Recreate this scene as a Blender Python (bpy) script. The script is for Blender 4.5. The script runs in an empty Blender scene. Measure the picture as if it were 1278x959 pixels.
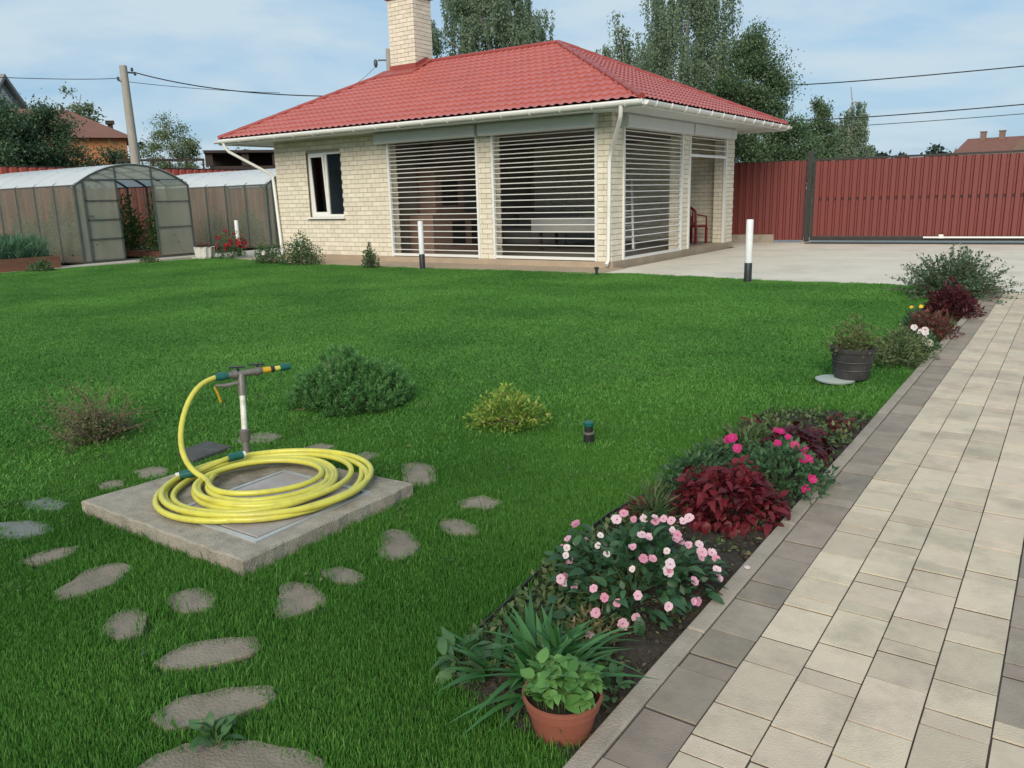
import bpy, bmesh, math, random
import numpy as np
from mathutils import Matrix, Vector
sc = bpy.context.scene
COL = sc.collection
R = math.radians
PI = math.pi
random.seed(7)
rng = np.random.default_rng(7)

# ------------------------------------------------------------------ camera
cam_d = bpy.data.cameras.new('camera')
cam = bpy.data.objects.new('camera', cam_d)
COL.objects.link(cam)
_p, _r, _y = R(13.142), R(-1.5288), R(-34.928)
_f = Vector((math.sin(_y) * math.cos(_p), math.cos(_y) * math.cos(_p), -math.sin(_p)))
_x = Vector((math.cos(_y), -math.sin(_y), 0))
_u = _x.cross(_f)
_x2 = _x * math.cos(_r) + _u * math.sin(_r)
_u2 = _u * math.cos(_r) - _x * math.sin(_r)
cam.matrix_world = Matrix(((_x2.x, _u2.x, -_f.x, 0), (_x2.y, _u2.y, -_f.y, 0), (_x2.z, _u2.z, -_f.z, 1.39), (0, 0, 0, 1)))
cam_d.sensor_width = 36
cam_d.lens = 1003.36 / 1278 * 36
cam_d.clip_start = 0.05
cam_d.clip_end = 3000
sc.camera = cam
CAM = np.array((0, 0, 1.39))

# ------------------------------------------------------------------ world and sun
SUN_EL, SUN_AZ = R(32), R(160)      # azimuth of the sun, clockwise from +Y
world = bpy.data.worlds.new('World')
sc.world = world
world.use_nodes = True
wt = world.node_tree
wn, wl = wt.nodes, wt.links
for n in list(wn):
    wn.remove(n)


def wnode(kind, **kw):
    n = wn.new(kind)
    for k, v in kw.items():
        setattr(n, k, v)
    return n


out = wnode('ShaderNodeOutputWorld')
bg = wnode('ShaderNodeBackground')
bg.inputs['Strength'].default_value = 0.10
sky = wnode('ShaderNodeTexSky', sky_type='NISHITA')
sky.sun_disc = False
sky.sun_elevation = SUN_EL
sky.sun_rotation = SUN_AZ
sky.air_density = 1.0
sky.dust_density = 1.5
sky.ozone_density = 1.0
tc = wnode('ShaderNodeTexCoord')
sep = wnode('ShaderNodeSeparateXYZ')
wl.new(tc.outputs['Generated'], sep.inputs[0])
zz = wnode('ShaderNodeMath', operation='MAXIMUM')
wl.new(sep.outputs['Z'], zz.inputs[0])
zz.inputs[1].default_value = 0.0
za = wnode('ShaderNodeMath', operation='ADD')
wl.new(zz.outputs[0], za.inputs[0])
za.inputs[1].default_value = 0.16
dx = wnode('ShaderNodeMath', operation='DIVIDE')
dy = wnode('ShaderNodeMath', operation='DIVIDE')
wl.new(sep.outputs['X'], dx.inputs[0]); wl.new(za.outputs[0], dx.inputs[1])
wl.new(sep.outputs['Y'], dy.inputs[0]); wl.new(za.outputs[0], dy.inputs[1])
comb = wnode('ShaderNodeCombineXYZ')
wl.new(dx.outputs[0], comb.inputs[0]); wl.new(dy.outputs[0], comb.inputs[1])
nz1 = wnode('ShaderNodeTexNoise')
nz1.inputs['Scale'].default_value = 1.15
nz1.inputs['Detail'].default_value = 6
nz1.inputs['Roughness'].default_value = 0.52
nz1.inputs['Distortion'].default_value = 0.35
wl.new(comb.outputs[0], nz1.inputs['Vector'])
rp = wnode('ShaderNodeValToRGB')
rp.color_ramp.elements[0].position = 0.38
rp.color_ramp.elements[0].color = (0.12, 0.12, 0.12, 1)
rp.color_ramp.elements[1].position = 0.60
rp.color_ramp.elements[1].color = (1, 1, 1, 1)
wl.new(nz1.outputs['Fac'], rp.inputs[0])
cld = wnode('ShaderNodeRGB')
cld.outputs[0].default_value = (3.75, 4.65, 5.25, 1)
veil = wnode('ShaderNodeMixRGB')
veil.inputs[0].default_value = 0.72
veil.inputs[2].default_value = (1.8, 3.2, 4.7, 1)
wl.new(sky.outputs[0], veil.inputs[1])
mixc = wnode('ShaderNodeMixRGB')
wl.new(rp.outputs[0], mixc.inputs[0])
wl.new(veil.outputs[0], mixc.inputs[1])
wl.new(cld.outputs[0], mixc.inputs[2])
wl.new(mixc.outputs[0], bg.inputs['Color'])
wl.new(bg.outputs[0], out.inputs[0])

sun_d = bpy.data.lights.new('sun', 'SUN')
sun_d.energy = 2.1
sun_d.angle = R(38)
sun_d.color = (1.0, 0.89, 0.74)
sun = bpy.data.objects.new('sun', sun_d)
COL.objects.link(sun)
sd = Vector((math.sin(SUN_AZ) * math.cos(SUN_EL), math.cos(SUN_AZ) * math.cos(SUN_EL), math.sin(SUN_EL)))
sun.rotation_euler = sd.to_track_quat('Z', 'Y').to_euler()
sun.location = sd * 60
sc.view_settings.view_transform = 'Standard'
sc.view_settings.look = 'None'
sc.view_settings.exposure = 0.62
sc.view_settings.gamma = 1.0
sc.cycles.max_bounces = 8
sc.cycles.transparent_max_bounces = 24

# ------------------------------------------------------------------ materials
MATS = {}


def newmat(name):
    m = bpy.data.materials.new(name)
    m.use_nodes = True
    nt = m.node_tree
    b = nt.nodes['Principled BSDF']
    MATS[name] = m
    return m, nt, b


def M(name, c1, c2=None, scale=6.0, detail=5, rough=0.7, bump=0.0, bscale=40.0, rand=0.0, tint=None, metal=0.0, spec=0.4,
      stain=None, stain_scale=1.5, stain_amt=0.5, alpha=1.0, trans=0.0, coords='P', aniso=None, hv=0.0):
    """procedural surface: two tones by noise, per-piece tone (Object Info random / 'tint' attribute), stains, bump"""
    m, nt, b = newmat(name)
    N, L = nt.nodes, nt.links
    if coords == 'P':
        g = N.new('ShaderNodeNewGeometry'); vec = g.outputs['Position']
    else:
        g = N.new('ShaderNodeTexCoord'); vec = g.outputs['Object']
    if aniso:
        mp = N.new('ShaderNodeMapping'); mp.inputs['Scale'].default_value = aniso
        L.new(vec, mp.inputs[0]); vec = mp.outputs[0]
    c2 = c2 or tuple(c * 0.8 for c in c1)
    nz = N.new('ShaderNodeTexNoise')
    nz.inputs['Scale'].default_value = scale
    nz.inputs['Detail'].default_value = detail
    nz.inputs['Roughness'].default_value = 0.62
    L.new(vec, nz.inputs['Vector'])
    r = N.new('ShaderNodeValToRGB')
    r.color_ramp.elements[0].position = 0.3
    r.color_ramp.elements[1].position = 0.7
    r.color_ramp.elements[0].color = (*c2, 1)
    r.color_ramp.elements[1].color = (*c1, 1)
    L.new(nz.outputs['Fac'], r.inputs[0])
    col = r.outputs[0]
    if stain:
        n2 = N.new('ShaderNodeTexNoise')
        n2.inputs['Scale'].default_value = stain_scale
        n2.inputs['Detail'].default_value = 7
        n2.inputs['Roughness'].default_value = 0.68
        L.new(vec, n2.inputs['Vector'])
        r2 = N.new('ShaderNodeValToRGB')
        r2.color_ramp.elements[0].position = 0.48
        r2.color_ramp.elements[1].position = 0.70
        r2.color_ramp.elements[0].color = (0, 0, 0, 1)
        r2.color_ramp.elements[1].color = (stain_amt,) * 3 + (1,)
        L.new(n2.outputs['Fac'], r2.inputs[0])
        mx = N.new('ShaderNodeMixRGB')
        L.new(r2.outputs[0], mx.inputs[0]); L.new(col, mx.inputs[1])
        mx.inputs[2].default_value = (*stain, 1)
        col = mx.outputs[0]
    if rand or tint:
        if tint:
            a = N.new('ShaderNodeAttribute'); a.attribute_name = 'tint'; src = a.outputs['Fac']; amt = tint
        else:
            a = N.new('ShaderNodeObjectInfo'); src = a.outputs['Random']; amt = rand
        mr = N.new('ShaderNodeMapRange')
        mr.inputs['To Min'].default_value = 1 - amt
        mr.inputs['To Max'].default_value = 1 + amt
        L.new(src, mr.inputs['Value'])
        hs = N.new('ShaderNodeHueSaturation')
        L.new(mr.outputs[0], hs.inputs['Value']); L.new(col, hs.inputs['Color'])
        if hv:
            mh = N.new('ShaderNodeMapRange')
            mh.inputs['To Min'].default_value = 0.5 - hv
            mh.inputs['To Max'].default_value = 0.5 + hv
            fr = N.new('ShaderNodeMath'); fr.operation = 'FRACT'
            ml = N.new('ShaderNodeMath'); ml.operation = 'MULTIPLY'; ml.inputs[1].default_value = 7.31
            L.new(src, ml.inputs[0]); L.new(ml.outputs[0], fr.inputs[0]); L.new(fr.outputs[0], mh.inputs['Value'])
            L.new(mh.outputs[0], hs.inputs['Hue'])
        col = hs.outputs[0]
    L.new(col, b.inputs['Base Color'])
    b.inputs['Roughness'].default_value = rough
    b.inputs['Metallic'].default_value = metal
    b.inputs['Specular IOR Level'].default_value = spec
    if alpha < 1:
        b.inputs['Alpha'].default_value = alpha
    if trans:
        b.inputs['Transmission Weight'].default_value = trans
    if bump:
        n3 = N.new('ShaderNodeTexNoise')
        n3.inputs['Scale'].default_value = bscale
        n3.inputs['Detail'].default_value = 6
        L.new(vec, n3.inputs['Vector'])
        bp = N.new('ShaderNodeBump')
        bp.inputs['Strength'].default_value = bump
        bp.inputs['Distance'].default_value = 0.01
        L.new(n3.outputs['Fac'], bp.inputs['Height']); L.new(bp.outputs[0], b.inputs['Normal'])
    return m


def leafmat(name, cols, transl=0.35, rough=0.55, spec=0.3, rand=False, pscale=None, pcols=None):
    """leaf: a tone per leaf from 'tint' (or per object), some light through it"""
    m, nt, b = newmat(name)
    N, L = nt.nodes, nt.links
    if rand:
        a = N.new('ShaderNodeObjectInfo'); src = a.outputs['Random']
    else:
        a = N.new('ShaderNodeAttribute'); a.attribute_name = 'tint'; src = a.outputs['Fac']
    r = N.new('ShaderNodeValToRGB')
    e = r.color_ramp.elements
    while len(e) < len(cols):
        e.new(0.5)
    for i, c in enumerate(cols):
        e[i].position = i / (len(cols) - 1)
        e[i].color = (*c, 1)
    L.new(src, r.inputs[0])
    col = r.outputs[0]
    if pscale:
        g = N.new('ShaderNodeNewGeometry')
        nz = N.new('ShaderNodeTexNoise'); nz.inputs['Scale'].default_value = pscale; nz.inputs['Detail'].default_value = 4
        L.new(g.outputs['Position'], nz.inputs['Vector'])
        r2 = N.new('ShaderNodeValToRGB')
        r2.color_ramp.elements[0].position = 0.35; r2.color_ramp.elements[1].position = 0.68
        r2.color_ramp.elements[0].color = (*pcols[0], 1); r2.color_ramp.elements[1].color = (*pcols[1], 1)
        L.new(nz.outputs['Fac'], r2.inputs[0])
        mm = N.new('ShaderNodeMixRGB'); mm.blend_type = 'MULTIPLY'; mm.inputs[0].default_value = 1
        L.new(col, mm.inputs[1]); L.new(r2.outputs[0], mm.inputs[2])
        col = mm.outputs[0]
    L.new(col, b.inputs['Base Color'])
    b.inputs['Roughness'].default_value = rough
    b.inputs['Specular IOR Level'].default_value = spec
    t = N.new('ShaderNodeBsdfTranslucent')
    L.new(col, t.inputs['Color'])
    mx = N.new('ShaderNodeMixShader'); mx.inputs[0].default_value = transl
    L.new(b.outputs[0], mx.inputs[1]); L.new(t.outputs[0], mx.inputs[2])
    L.new(mx.outputs[0], nt.nodes['Material Output'].inputs['Surface'])
    return m


def sheetmat(name, col, c2, clear, rough=0.25, scale=3, tl_=.4):
    """dirty or whitened sheet: part clear, part diffuse, a weak gloss"""
    m, nt, b = newmat(name)
    N, L = nt.nodes, nt.links
    g = N.new('ShaderNodeNewGeometry')
    mp = N.new('ShaderNodeMapping'); mp.inputs['Scale'].default_value = (1, 1, 0.35)
    L.new(g.outputs['Position'], mp.inputs[0])
    nz = N.new('ShaderNodeTexNoise'); nz.inputs['Scale'].default_value = scale; nz.inputs['Detail'].default_value = 6
    L.new(mp.outputs[0], nz.inputs['Vector'])
    r = N.new('ShaderNodeValToRGB')
    r.color_ramp.elements[0].position = .3; r.color_ramp.elements[1].position = .7
    r.color_ramp.elements[0].color = (*c2, 1); r.color_ramp.elements[1].color = (*col, 1)
    L.new(nz.outputs['Fac'], r.inputs[0]); L.new(r.outputs[0], b.inputs['Base Color'])
    b.inputs['Roughness'].default_value = rough
    tl = N.new('ShaderNodeBsdfTranslucent'); L.new(r.outputs[0], tl.inputs[0])
    m1 = N.new('ShaderNodeMixShader'); m1.inputs[0].default_value = tl_
    L.new(b.outputs[0], m1.inputs[1]); L.new(tl.outputs[0], m1.inputs[2])
    tp = N.new('ShaderNodeBsdfTransparent')
    tp.inputs[0].default_value = (0.9, 0.92, 0.9, 1)
    m2 = N.new('ShaderNodeMixShader'); m2.inputs[0].default_value = clear
    L.new(m1.outputs[0], m2.inputs[1]); L.new(tp.outputs[0], m2.inputs[2])
    L.new(m2.outputs[0], nt.nodes['Material Output'].inputs['Surface'])
    return m


def glassmat(name, tintc, refl=0.12):
    m, nt, b = newmat(name)
    N, L = nt.nodes, nt.links
    fr = N.new('ShaderNodeFresnel'); fr.inputs[0].default_value = 1.16
    gl = N.new('ShaderNodeBsdfGlossy'); gl.inputs['Roughness'].default_value = 0.02
    tp = N.new('ShaderNodeBsdfTransparent'); tp.inputs[0].default_value = (*tintc, 1)
    mx = N.new('ShaderNodeMixShader')
    L.new(fr.outputs[0], mx.inputs[0]); L.new(tp.outputs[0], mx.inputs[1]); L.new(gl.outputs[0], mx.inputs[2])
    L.new(mx.outputs[0], nt.nodes['Material Output'].inputs['Surface'])
    return m


M('soil_lawn', (.020, .034, .010), (.014, .020, .008), scale=9, rough=.95)
M('terrain', (.05, .075, .025), (.075, .07, .04), scale=.25, rough=.95)
M('bed_soil', (.052, .040, .028), (.022, .018, .013), scale=26, detail=8, rough=.98, bump=1.0, bscale=90, stain=(.085, .072, .055), stain_scale=40, stain_amt=.6)
M('joint_sand', (.060, .051, .040), (.040, .034, .027), scale=60, rough=.95)
M('paver_cream', (.59, .495, .37), (.52, .435, .325), scale=14, rough=.85, bump=.35, bscale=220, rand=.13, hv=.009, stain=(.30, .25, .19), stain_scale=4, stain_amt=.6)
M('paver_grey', (.325, .268, .212), (.258, .213, .170), scale=12, rough=.85, bump=.35, bscale=220, rand=.16, hv=.012, stain=(.17, .15, .125), stain_scale=5, stain_amt=.6)
M('paver_cream_far', (.59, .495, .37), (.52, .435, .325), scale=14, rough=.85, tint=.09, stain=(.30, .265, .20), stain_scale=5, stain_amt=.45)
M('paver_grey_far', (.325, .268, .212), (.258, .213, .170), scale=12, rough=.85, tint=.16, stain=(.26, .235, .21), stain_scale=6, stain_amt=.4)
M('kerb_concrete', (.365, .31, .25), (.29, .25, .20), scale=10, rough=.9, bump=.5, bscale=150, rand=.05, stain=(.13, .12, .095), stain_scale=4, stain_amt=.5)
M('patio_concrete', (.67, .61, .51), (.59, .535, .44), scale=1.3, rough=.8, bump=.15, bscale=90, stain=(.42, .375, .30), stain_scale=.9, stain_amt=.55)
M('apron_concrete', (.42, .33, .235), (.35, .275, .20), scale=3, rough=.85, bump=.2, bscale=80, stain=(.24, .20, .14), stain_scale=1.2, stain_amt=.35)
M('strip_concrete', (.50, .47, .40), (.42, .39, .33), scale=3, rough=.9)
M('brick_cream', (.74, .68, .55), (.67, .61, .485), scale=9, rough=.85, bump=.3, bscale=110, tint=.08, hv=.008)
M('mortar', (.36, .325, .255), (.29, .26, .20), scale=30, rough=.95)
M('roof_metal', (.47, .128, .105), (.41, .105, .086), scale=1.6, rough=.42, spec=.5, stain=(.36, .085, .07), stain_scale=2.2, stain_amt=.35)
M('roof_cap', (.32, .058, .048), (.27, .05, .04), scale=3, rough=.4, spec=.5)
M('white_pvc', (.80, .80, .77), (.74, .74, .70), scale=4, rough=.35, spec=.5, stain=(.50, .49, .44), stain_scale=3, stain_amt=.3)
M('soffit_white', (.66, .68, .68), (.60, .62, .62), scale=3, rough=.5)
M('shutter_white', (.76, .76, .73), (.70, .70, .67), scale=6, rough=.35, spec=.5)
M('box_white', (.60, .63, .62), (.55, .58, .57), scale=3, rough=.4, spec=.5)
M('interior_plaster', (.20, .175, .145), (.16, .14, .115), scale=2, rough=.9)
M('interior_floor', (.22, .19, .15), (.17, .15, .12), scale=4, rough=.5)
M('curtain_reflection', (.24, .28, .31), (.19, .225, .25), scale=3, rough=.9)  # blue-grey tone stands in for a weak reflection on the panes
M('stove_brick', (.24, .155, .125), (.18, .12, .095), scale=7, rough=.85, tint=.15)
M('black_iron', (.015, .015, .016), (.03, .028, .026), scale=20, rough=.5)
M('fence_red', (.175, .034, .027), (.15, .030, .024), scale=1.2, rough=.42, spec=.5, aniso=(1, 1, .15), stain=(.12, .028, .023), stain_scale=1.2, stain_amt=.4)
M('gate_frame', (.022, .018, .017), (.035, .03, .026), scale=10, rough=.5)
M('fence_left_red', (.42, .085, .055), (.35, .07, .045), scale=1.5, rough=.5)
M('gh_steel', (.11, .13, .12), (.08, .095, .088), scale=12, rough=.5, metal=.3)
sheetmat('poly_sky_white', (.93, .95, .95), (.86, .89, .90), .06, rough=.25, tl_=.5)  # white of the reflected sky put into the roof sheet colour
sheetmat('poly_wall', (.56, .56, .47), (.42, .42, .35), .76, rough=.35)
sheetmat('poly_gable', (.70, .70, .60), (.56, .57, .49), .62, rough=.3)
M('wood_bed', (.22, .10, .062), (.15, .072, .045), scale=4, rough=.8, aniso=(1, 1, 6))
M('timber_dark', (.052, .036, .03), (.038, .027, .023), scale=3, rough=.8)
M('pole_wood', (.40, .375, .33), (.29, .27, .235), scale=4, rough=.9, aniso=(6, 6, .5))
M('wire_black', (.02, .022, .026), rough=.6)
M('insulator', (.08, .085, .09), rough=.4)
M('concrete_slab', (.44, .395, .32), (.27, .24, .19), scale=14, detail=9, rough=.95, bump=1.0, bscale=160, stain=(.115, .105, .075), stain_scale=5, stain_amt=.8)
M('hatch_metal', (.42, .40, .385), (.31, .265, .245), scale=5, rough=.6, metal=.15, bump=.2, bscale=60, stain=(.24, .16, .13), stain_scale=4, stain_amt=.65)
M('hatch_edge', (.50, .52, .53), (.38, .40, .41), scale=12, rough=.45, metal=.3)
M('hose_yellow', (.62, .58, .085), (.55, .51, .07), scale=8, rough=.32, spec=.5, stain=(.36, .31, .08), stain_scale=11, stain_amt=.55)
M('teal_plastic', (.012, .115, .095), (.009, .085, .07), scale=20, rough=.35, spec=.5)
M('orange_plastic', (.62, .36, .02), rough=.35, spec=.5)
M('black_plastic', (.016, .017, .018), (.026, .027, .028), scale=30, rough=.45, spec=.5)
M('bucket_black', (.026, .025, .027), (.045, .043, .042), scale=14, rough=.55, spec=.45, stain=(.10, .09, .08), stain_scale=9, stain_amt=.5)
M('pipe_grey', (.20, .185, .165), (.13, .12, .108), scale=18, rough=.5, metal=.2)
M('pipe_white', (.72, .72, .64), (.58, .58, .50), scale=14, rough=.4, spec=.5, stain=(.30, .28, .20), stain_scale=18, stain_amt=.6)
M('stone_tan', (.26, .218, .168), (.19, .162, .126), scale=9, detail=8, rough=.93, bump=.6, bscale=110, rand=.10, stain=(.10, .098, .062), stain_scale=6, stain_amt=.55)
M('stone_grey', (.20, .215, .19), (.135, .15, .135), scale=9, detail=8, rough=.8, bump=.6, bscale=110, stain=(.10, .12, .08), stain_scale=6, stain_amt=.5)
M('slate_dark', (.085, .085, .078), (.05, .052, .047), scale=9, rough=.85, bump=.5, bscale=80)
M('terracotta', (.27, .085, .052), (.215, .068, .042), scale=7, rough=.72, bump=.15, bscale=60, stain=(.21, .082, .05), stain_scale=7, stain_amt=.5)
M('bollard_white', (.82, .84, .84), rough=.3, spec=.5)
M('bollard_black', (.018, .022, .024), (.03, .034, .036), scale=10, rough=.45)
M('pot_white', (.70, .68, .63), (.58, .56, .51), scale=10, rough=.7)
M('saucer_green', (.40, .45, .41), (.31, .36, .33), scale=8, rough=.7)
M('bark_birch', (.50, .49, .45), (.16, .15, .14), scale=6, rough=.9, aniso=(1, 1, 3))
M('bark_dark', (.085, .065, .048), (.05, .04, .03), scale=8, rough=.95)
M('twig_brown', (.20, .15, .095), (.13, .095, .06), scale=30, rough=.9)
M('stem_green', (.07, .115, .035), (.05, .08, .025), scale=20, rough=.7)
M('stem_red', (.09, .028, .03), rough=.6)
M('orange_wall', (.50, .21, .09), (.44, .18, .08), scale=.8, rough=.85)
M('tile_brown', (.20, .092, .066), (.16, .075, .055), scale=1.2, rough=.7)
M('grey_wood', (.26, .265, .27), (.19, .195, .20), scale=.8, rough=.85)
M('pale_wall', (.62, .60, .55), (.54, .52, .48), scale=.6, rough=.85)
M('window_dark', (.03, .035, .04), rough=.15, spec=.6)
M('cloth_pale', (.52, .52, .50), (.45, .45, .43), scale=4, rough=.9)
M('sofa_grey', (.20, .20, .195), (.16, .16, .155), scale=8, rough=.95)
M('chair_red', (.17, .014, .018), (.13, .01, .014), scale=8, rough=.35, spec=.5)
M('cushion_beige', (.46, .37, .26), (.38, .30, .21), scale=12, rough=.9)
M('aluminium', (.55, .55, .55), rough=.4, metal=.6)
M('brass_lamp', (.60, .45, .16), rough=.4, metal=.3)
M('petal_eye', (.45, .10, .16), (.36, .08, .12), rough=.7)
M('flower_yellow', (.75, .50, .02), rough=.6)
glassmat('pane_glass', (.55, .60, .62))

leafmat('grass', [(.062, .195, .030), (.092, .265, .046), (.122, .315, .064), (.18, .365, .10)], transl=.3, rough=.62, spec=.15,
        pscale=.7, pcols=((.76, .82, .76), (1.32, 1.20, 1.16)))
leafmat('grass_near_shade', [(.042, .150, .020), (.064, .200, .030), (.088, .245, .042), (.14, .30, .07)], transl=.3, rough=.62, spec=.15,  # darker copy of the grass: shade of the near lawn put into the colour
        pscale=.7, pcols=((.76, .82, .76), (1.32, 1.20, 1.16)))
leafmat('leaf_birch', [(.16, .23, .145), (.225, .305, .195), (.29, .36, .245)], transl=.48)
leafmat('leaf_mid', [(.095, .16, .080), (.14, .215, .11), (.19, .265, .145)], transl=.4)
leafmat('leaf_birch_pale', [(.12, .17, .085), (.17, .225, .11), (.21, .26, .14)], transl=.3)
leafmat('leaf_dark', [(.048, .095, .052), (.075, .135, .070), (.11, .18, .095)], transl=.35)
leafmat('leaf_spruce', [(.018, .040, .026), (.028, .055, .034)], transl=.1)
leafmat('leaf_mugo', [(.055, .155, .042), (.09, .23, .066), (.15, .32, .10)], transl=.15, rough=.5)
leafmat('leaf_spirea', [(.11, .22, .028), (.18, .31, .045), (.29, .40, .075), (.36, .36, .08)], transl=.35)
leafmat('leaf_rose', [(.045, .10, .036), (.070, .14, .052), (.11, .19, .080)], transl=.25)
leafmat('leaf_olive', [(.075, .115, .034), (.11, .155, .05), (.16, .19, .075), (.16, .135, .065)], transl=.3)
leafmat('leaf_barberry', [(.055, .11, .062), (.088, .155, .088), (.13, .20, .118)], transl=.3)
leafmat('leaf_euonymus', [(.05, .09, .03), (.08, .13, .045), (.13, .18, .07), (.24, .26, .13)], transl=.3)
leafmat('leaf_onion', [(.055, .14, .075), (.085, .185, .10), (.125, .23, .13)], transl=.3)
leafmat('leaf_tomato', [(.050, .12, .034), (.080, .17, .048), (.12, .22, .066)], transl=.3)
leafmat('leaf_daylily', [(.034, .125, .034), (.056, .17, .046), (.085, .22, .066)], transl=.3, rough=.4, rand=True, spec=.4)
leafmat('leaf_mint', [(.075, .19, .045), (.115, .26, .065), (.165, .32, .09)], transl=.3, rough=.5, rand=True)
leafmat('leaf_impatiens', [(.030, .085, .034), (.045, .115, .046), (.07, .15, .064)], transl=.3, rough=.45, rand=True, spec=.4)
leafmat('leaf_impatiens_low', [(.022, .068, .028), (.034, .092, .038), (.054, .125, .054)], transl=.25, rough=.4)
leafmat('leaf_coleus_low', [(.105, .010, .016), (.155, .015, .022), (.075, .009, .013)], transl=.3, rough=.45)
leafmat('leaf_broad', [(.045, .12, .042), (.07, .155, .058), (.10, .20, .08)], transl=.3, rough=.45, rand=True)
leafmat('leaf_coleus', [(.105, .010, .016), (.155, .015, .022), (.21, .026, .034), (.075, .009, .013)], transl=.3, rough=.45, rand=True)
leafmat('leaf_coleus_dark', [(.040, .007, .011), (.065, .010, .015), (.095, .016, .022)], transl=.25, rough=.5, rand=True)
leafmat('leaf_red_dull', [(.085, .022, .020), (.12, .032, .028), (.16, .055, .040), (.07, .085, .04)], transl=.25)
leafmat('leaf_burgundy', [(.045, .008, .012), (.068, .012, .016), (.10, .022, .024)], transl=.25)
leafmat('leaf_petunia', [(.038, .095, .040), (.060, .13, .056), (.092, .17, .076)], transl=.3)
leafmat('leaf_weed', [(.045, .090, .026), (.070, .125, .040), (.11, .165, .060), (.17, .19, .085)], transl=.3)
leafmat('leaf_dry', [(.16, .12, .055), (.22, .19, .09), (.11, .12, .045)], transl=.25)
leafmat('petal_pink', [(.60, .22, .33), (.68, .34, .44), (.74, .46, .54), (.76, .62, .66)], transl=.3, rough=.6, rand=True)
leafmat('petal_magenta', [(.46, .012, .13), (.56, .022, .18), (.52, .05, .16)], transl=.3, rough=.6, rand=True)
leafmat('petal_red', [(.22, .010, .016), (.32, .018, .024), (.40, .035, .04)], transl=.3, rough=.6, rand=True)
leafmat('petal_white', [(.74, .70, .68), (.78, .62, .60)], transl=.3, rough=.6, rand=True)
leafmat('pine_far', [(.024, .044, .032), (.036, .060, .042)], transl=.1)


# ------------------------------------------------------------------ building helpers
def tag(o, label=None, cat=None, group=None, kind=None):
    if label: o['label'] = label
    if cat: o['category'] = cat
    if group: o['group'] = group
    if kind: o['kind'] = kind
    return o


def empty(name, loc=(0, 0, 0), rz=0.0, label=None, cat=None, group=None):
    o = bpy.data.objects.new(name, None)
    COL.objects.link(o)
    o.location = loc
    o.rotation_euler = (0, 0, rz)
    o.empty_display_size = 0.1
    return tag(o, label, cat, group)


def link(name, me, parent=None, kind=None):
    o = bpy.data.objects.new(name, me)
    COL.objects.link(o)
    if parent is not None:
        o.parent = parent
    if kind: o['kind'] = kind
    return o


def mesh_np(name, V, F, mat=None, tint=None, smooth=False):
    """mesh from arrays; F is an (n,k) array or a list of such arrays"""
    me = bpy.data.meshes.new(name)
    V = np.asarray(V, dtype=np.float32)
    Fs = F if isinstance(F, list) and not isinstance(F[0][0], int) else [F]
    Fs = [np.asarray(f, dtype=np.int32) for f in Fs if len(f)]
    me.vertices.add(len(V))
    me.vertices.foreach_set('co', V.ravel())
    nl = sum(f.size for f in Fs)
    nf = sum(len(f) for f in Fs)
    me.loops.add(nl)
    me.loops.foreach_set('vertex_index', np.concatenate([f.ravel() for f in Fs]))
    me.polygons.add(nf)
    st, off = [], 0
    for f in Fs:
        k = f.shape[1]
        st.append(off + np.arange(len(f)) * k)
        off += f.size
    me.polygons.foreach_set('loop_start', np.concatenate(st).astype(np.int32))
    me.update(calc_edges=True)
    me.validate()
    if smooth:
        me.polygons.foreach_set('use_smooth', np.ones(len(me.polygons), dtype=bool))
    if tint is not None and len(tint) == len(me.polygons):
        at = me.attributes.new('tint', 'FLOAT', 'FACE')
        at.data.foreach_set('value', np.asarray(tint, dtype=np.float32))
    if mat:
        me.materials.append(MATS[mat])
    return me


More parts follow.
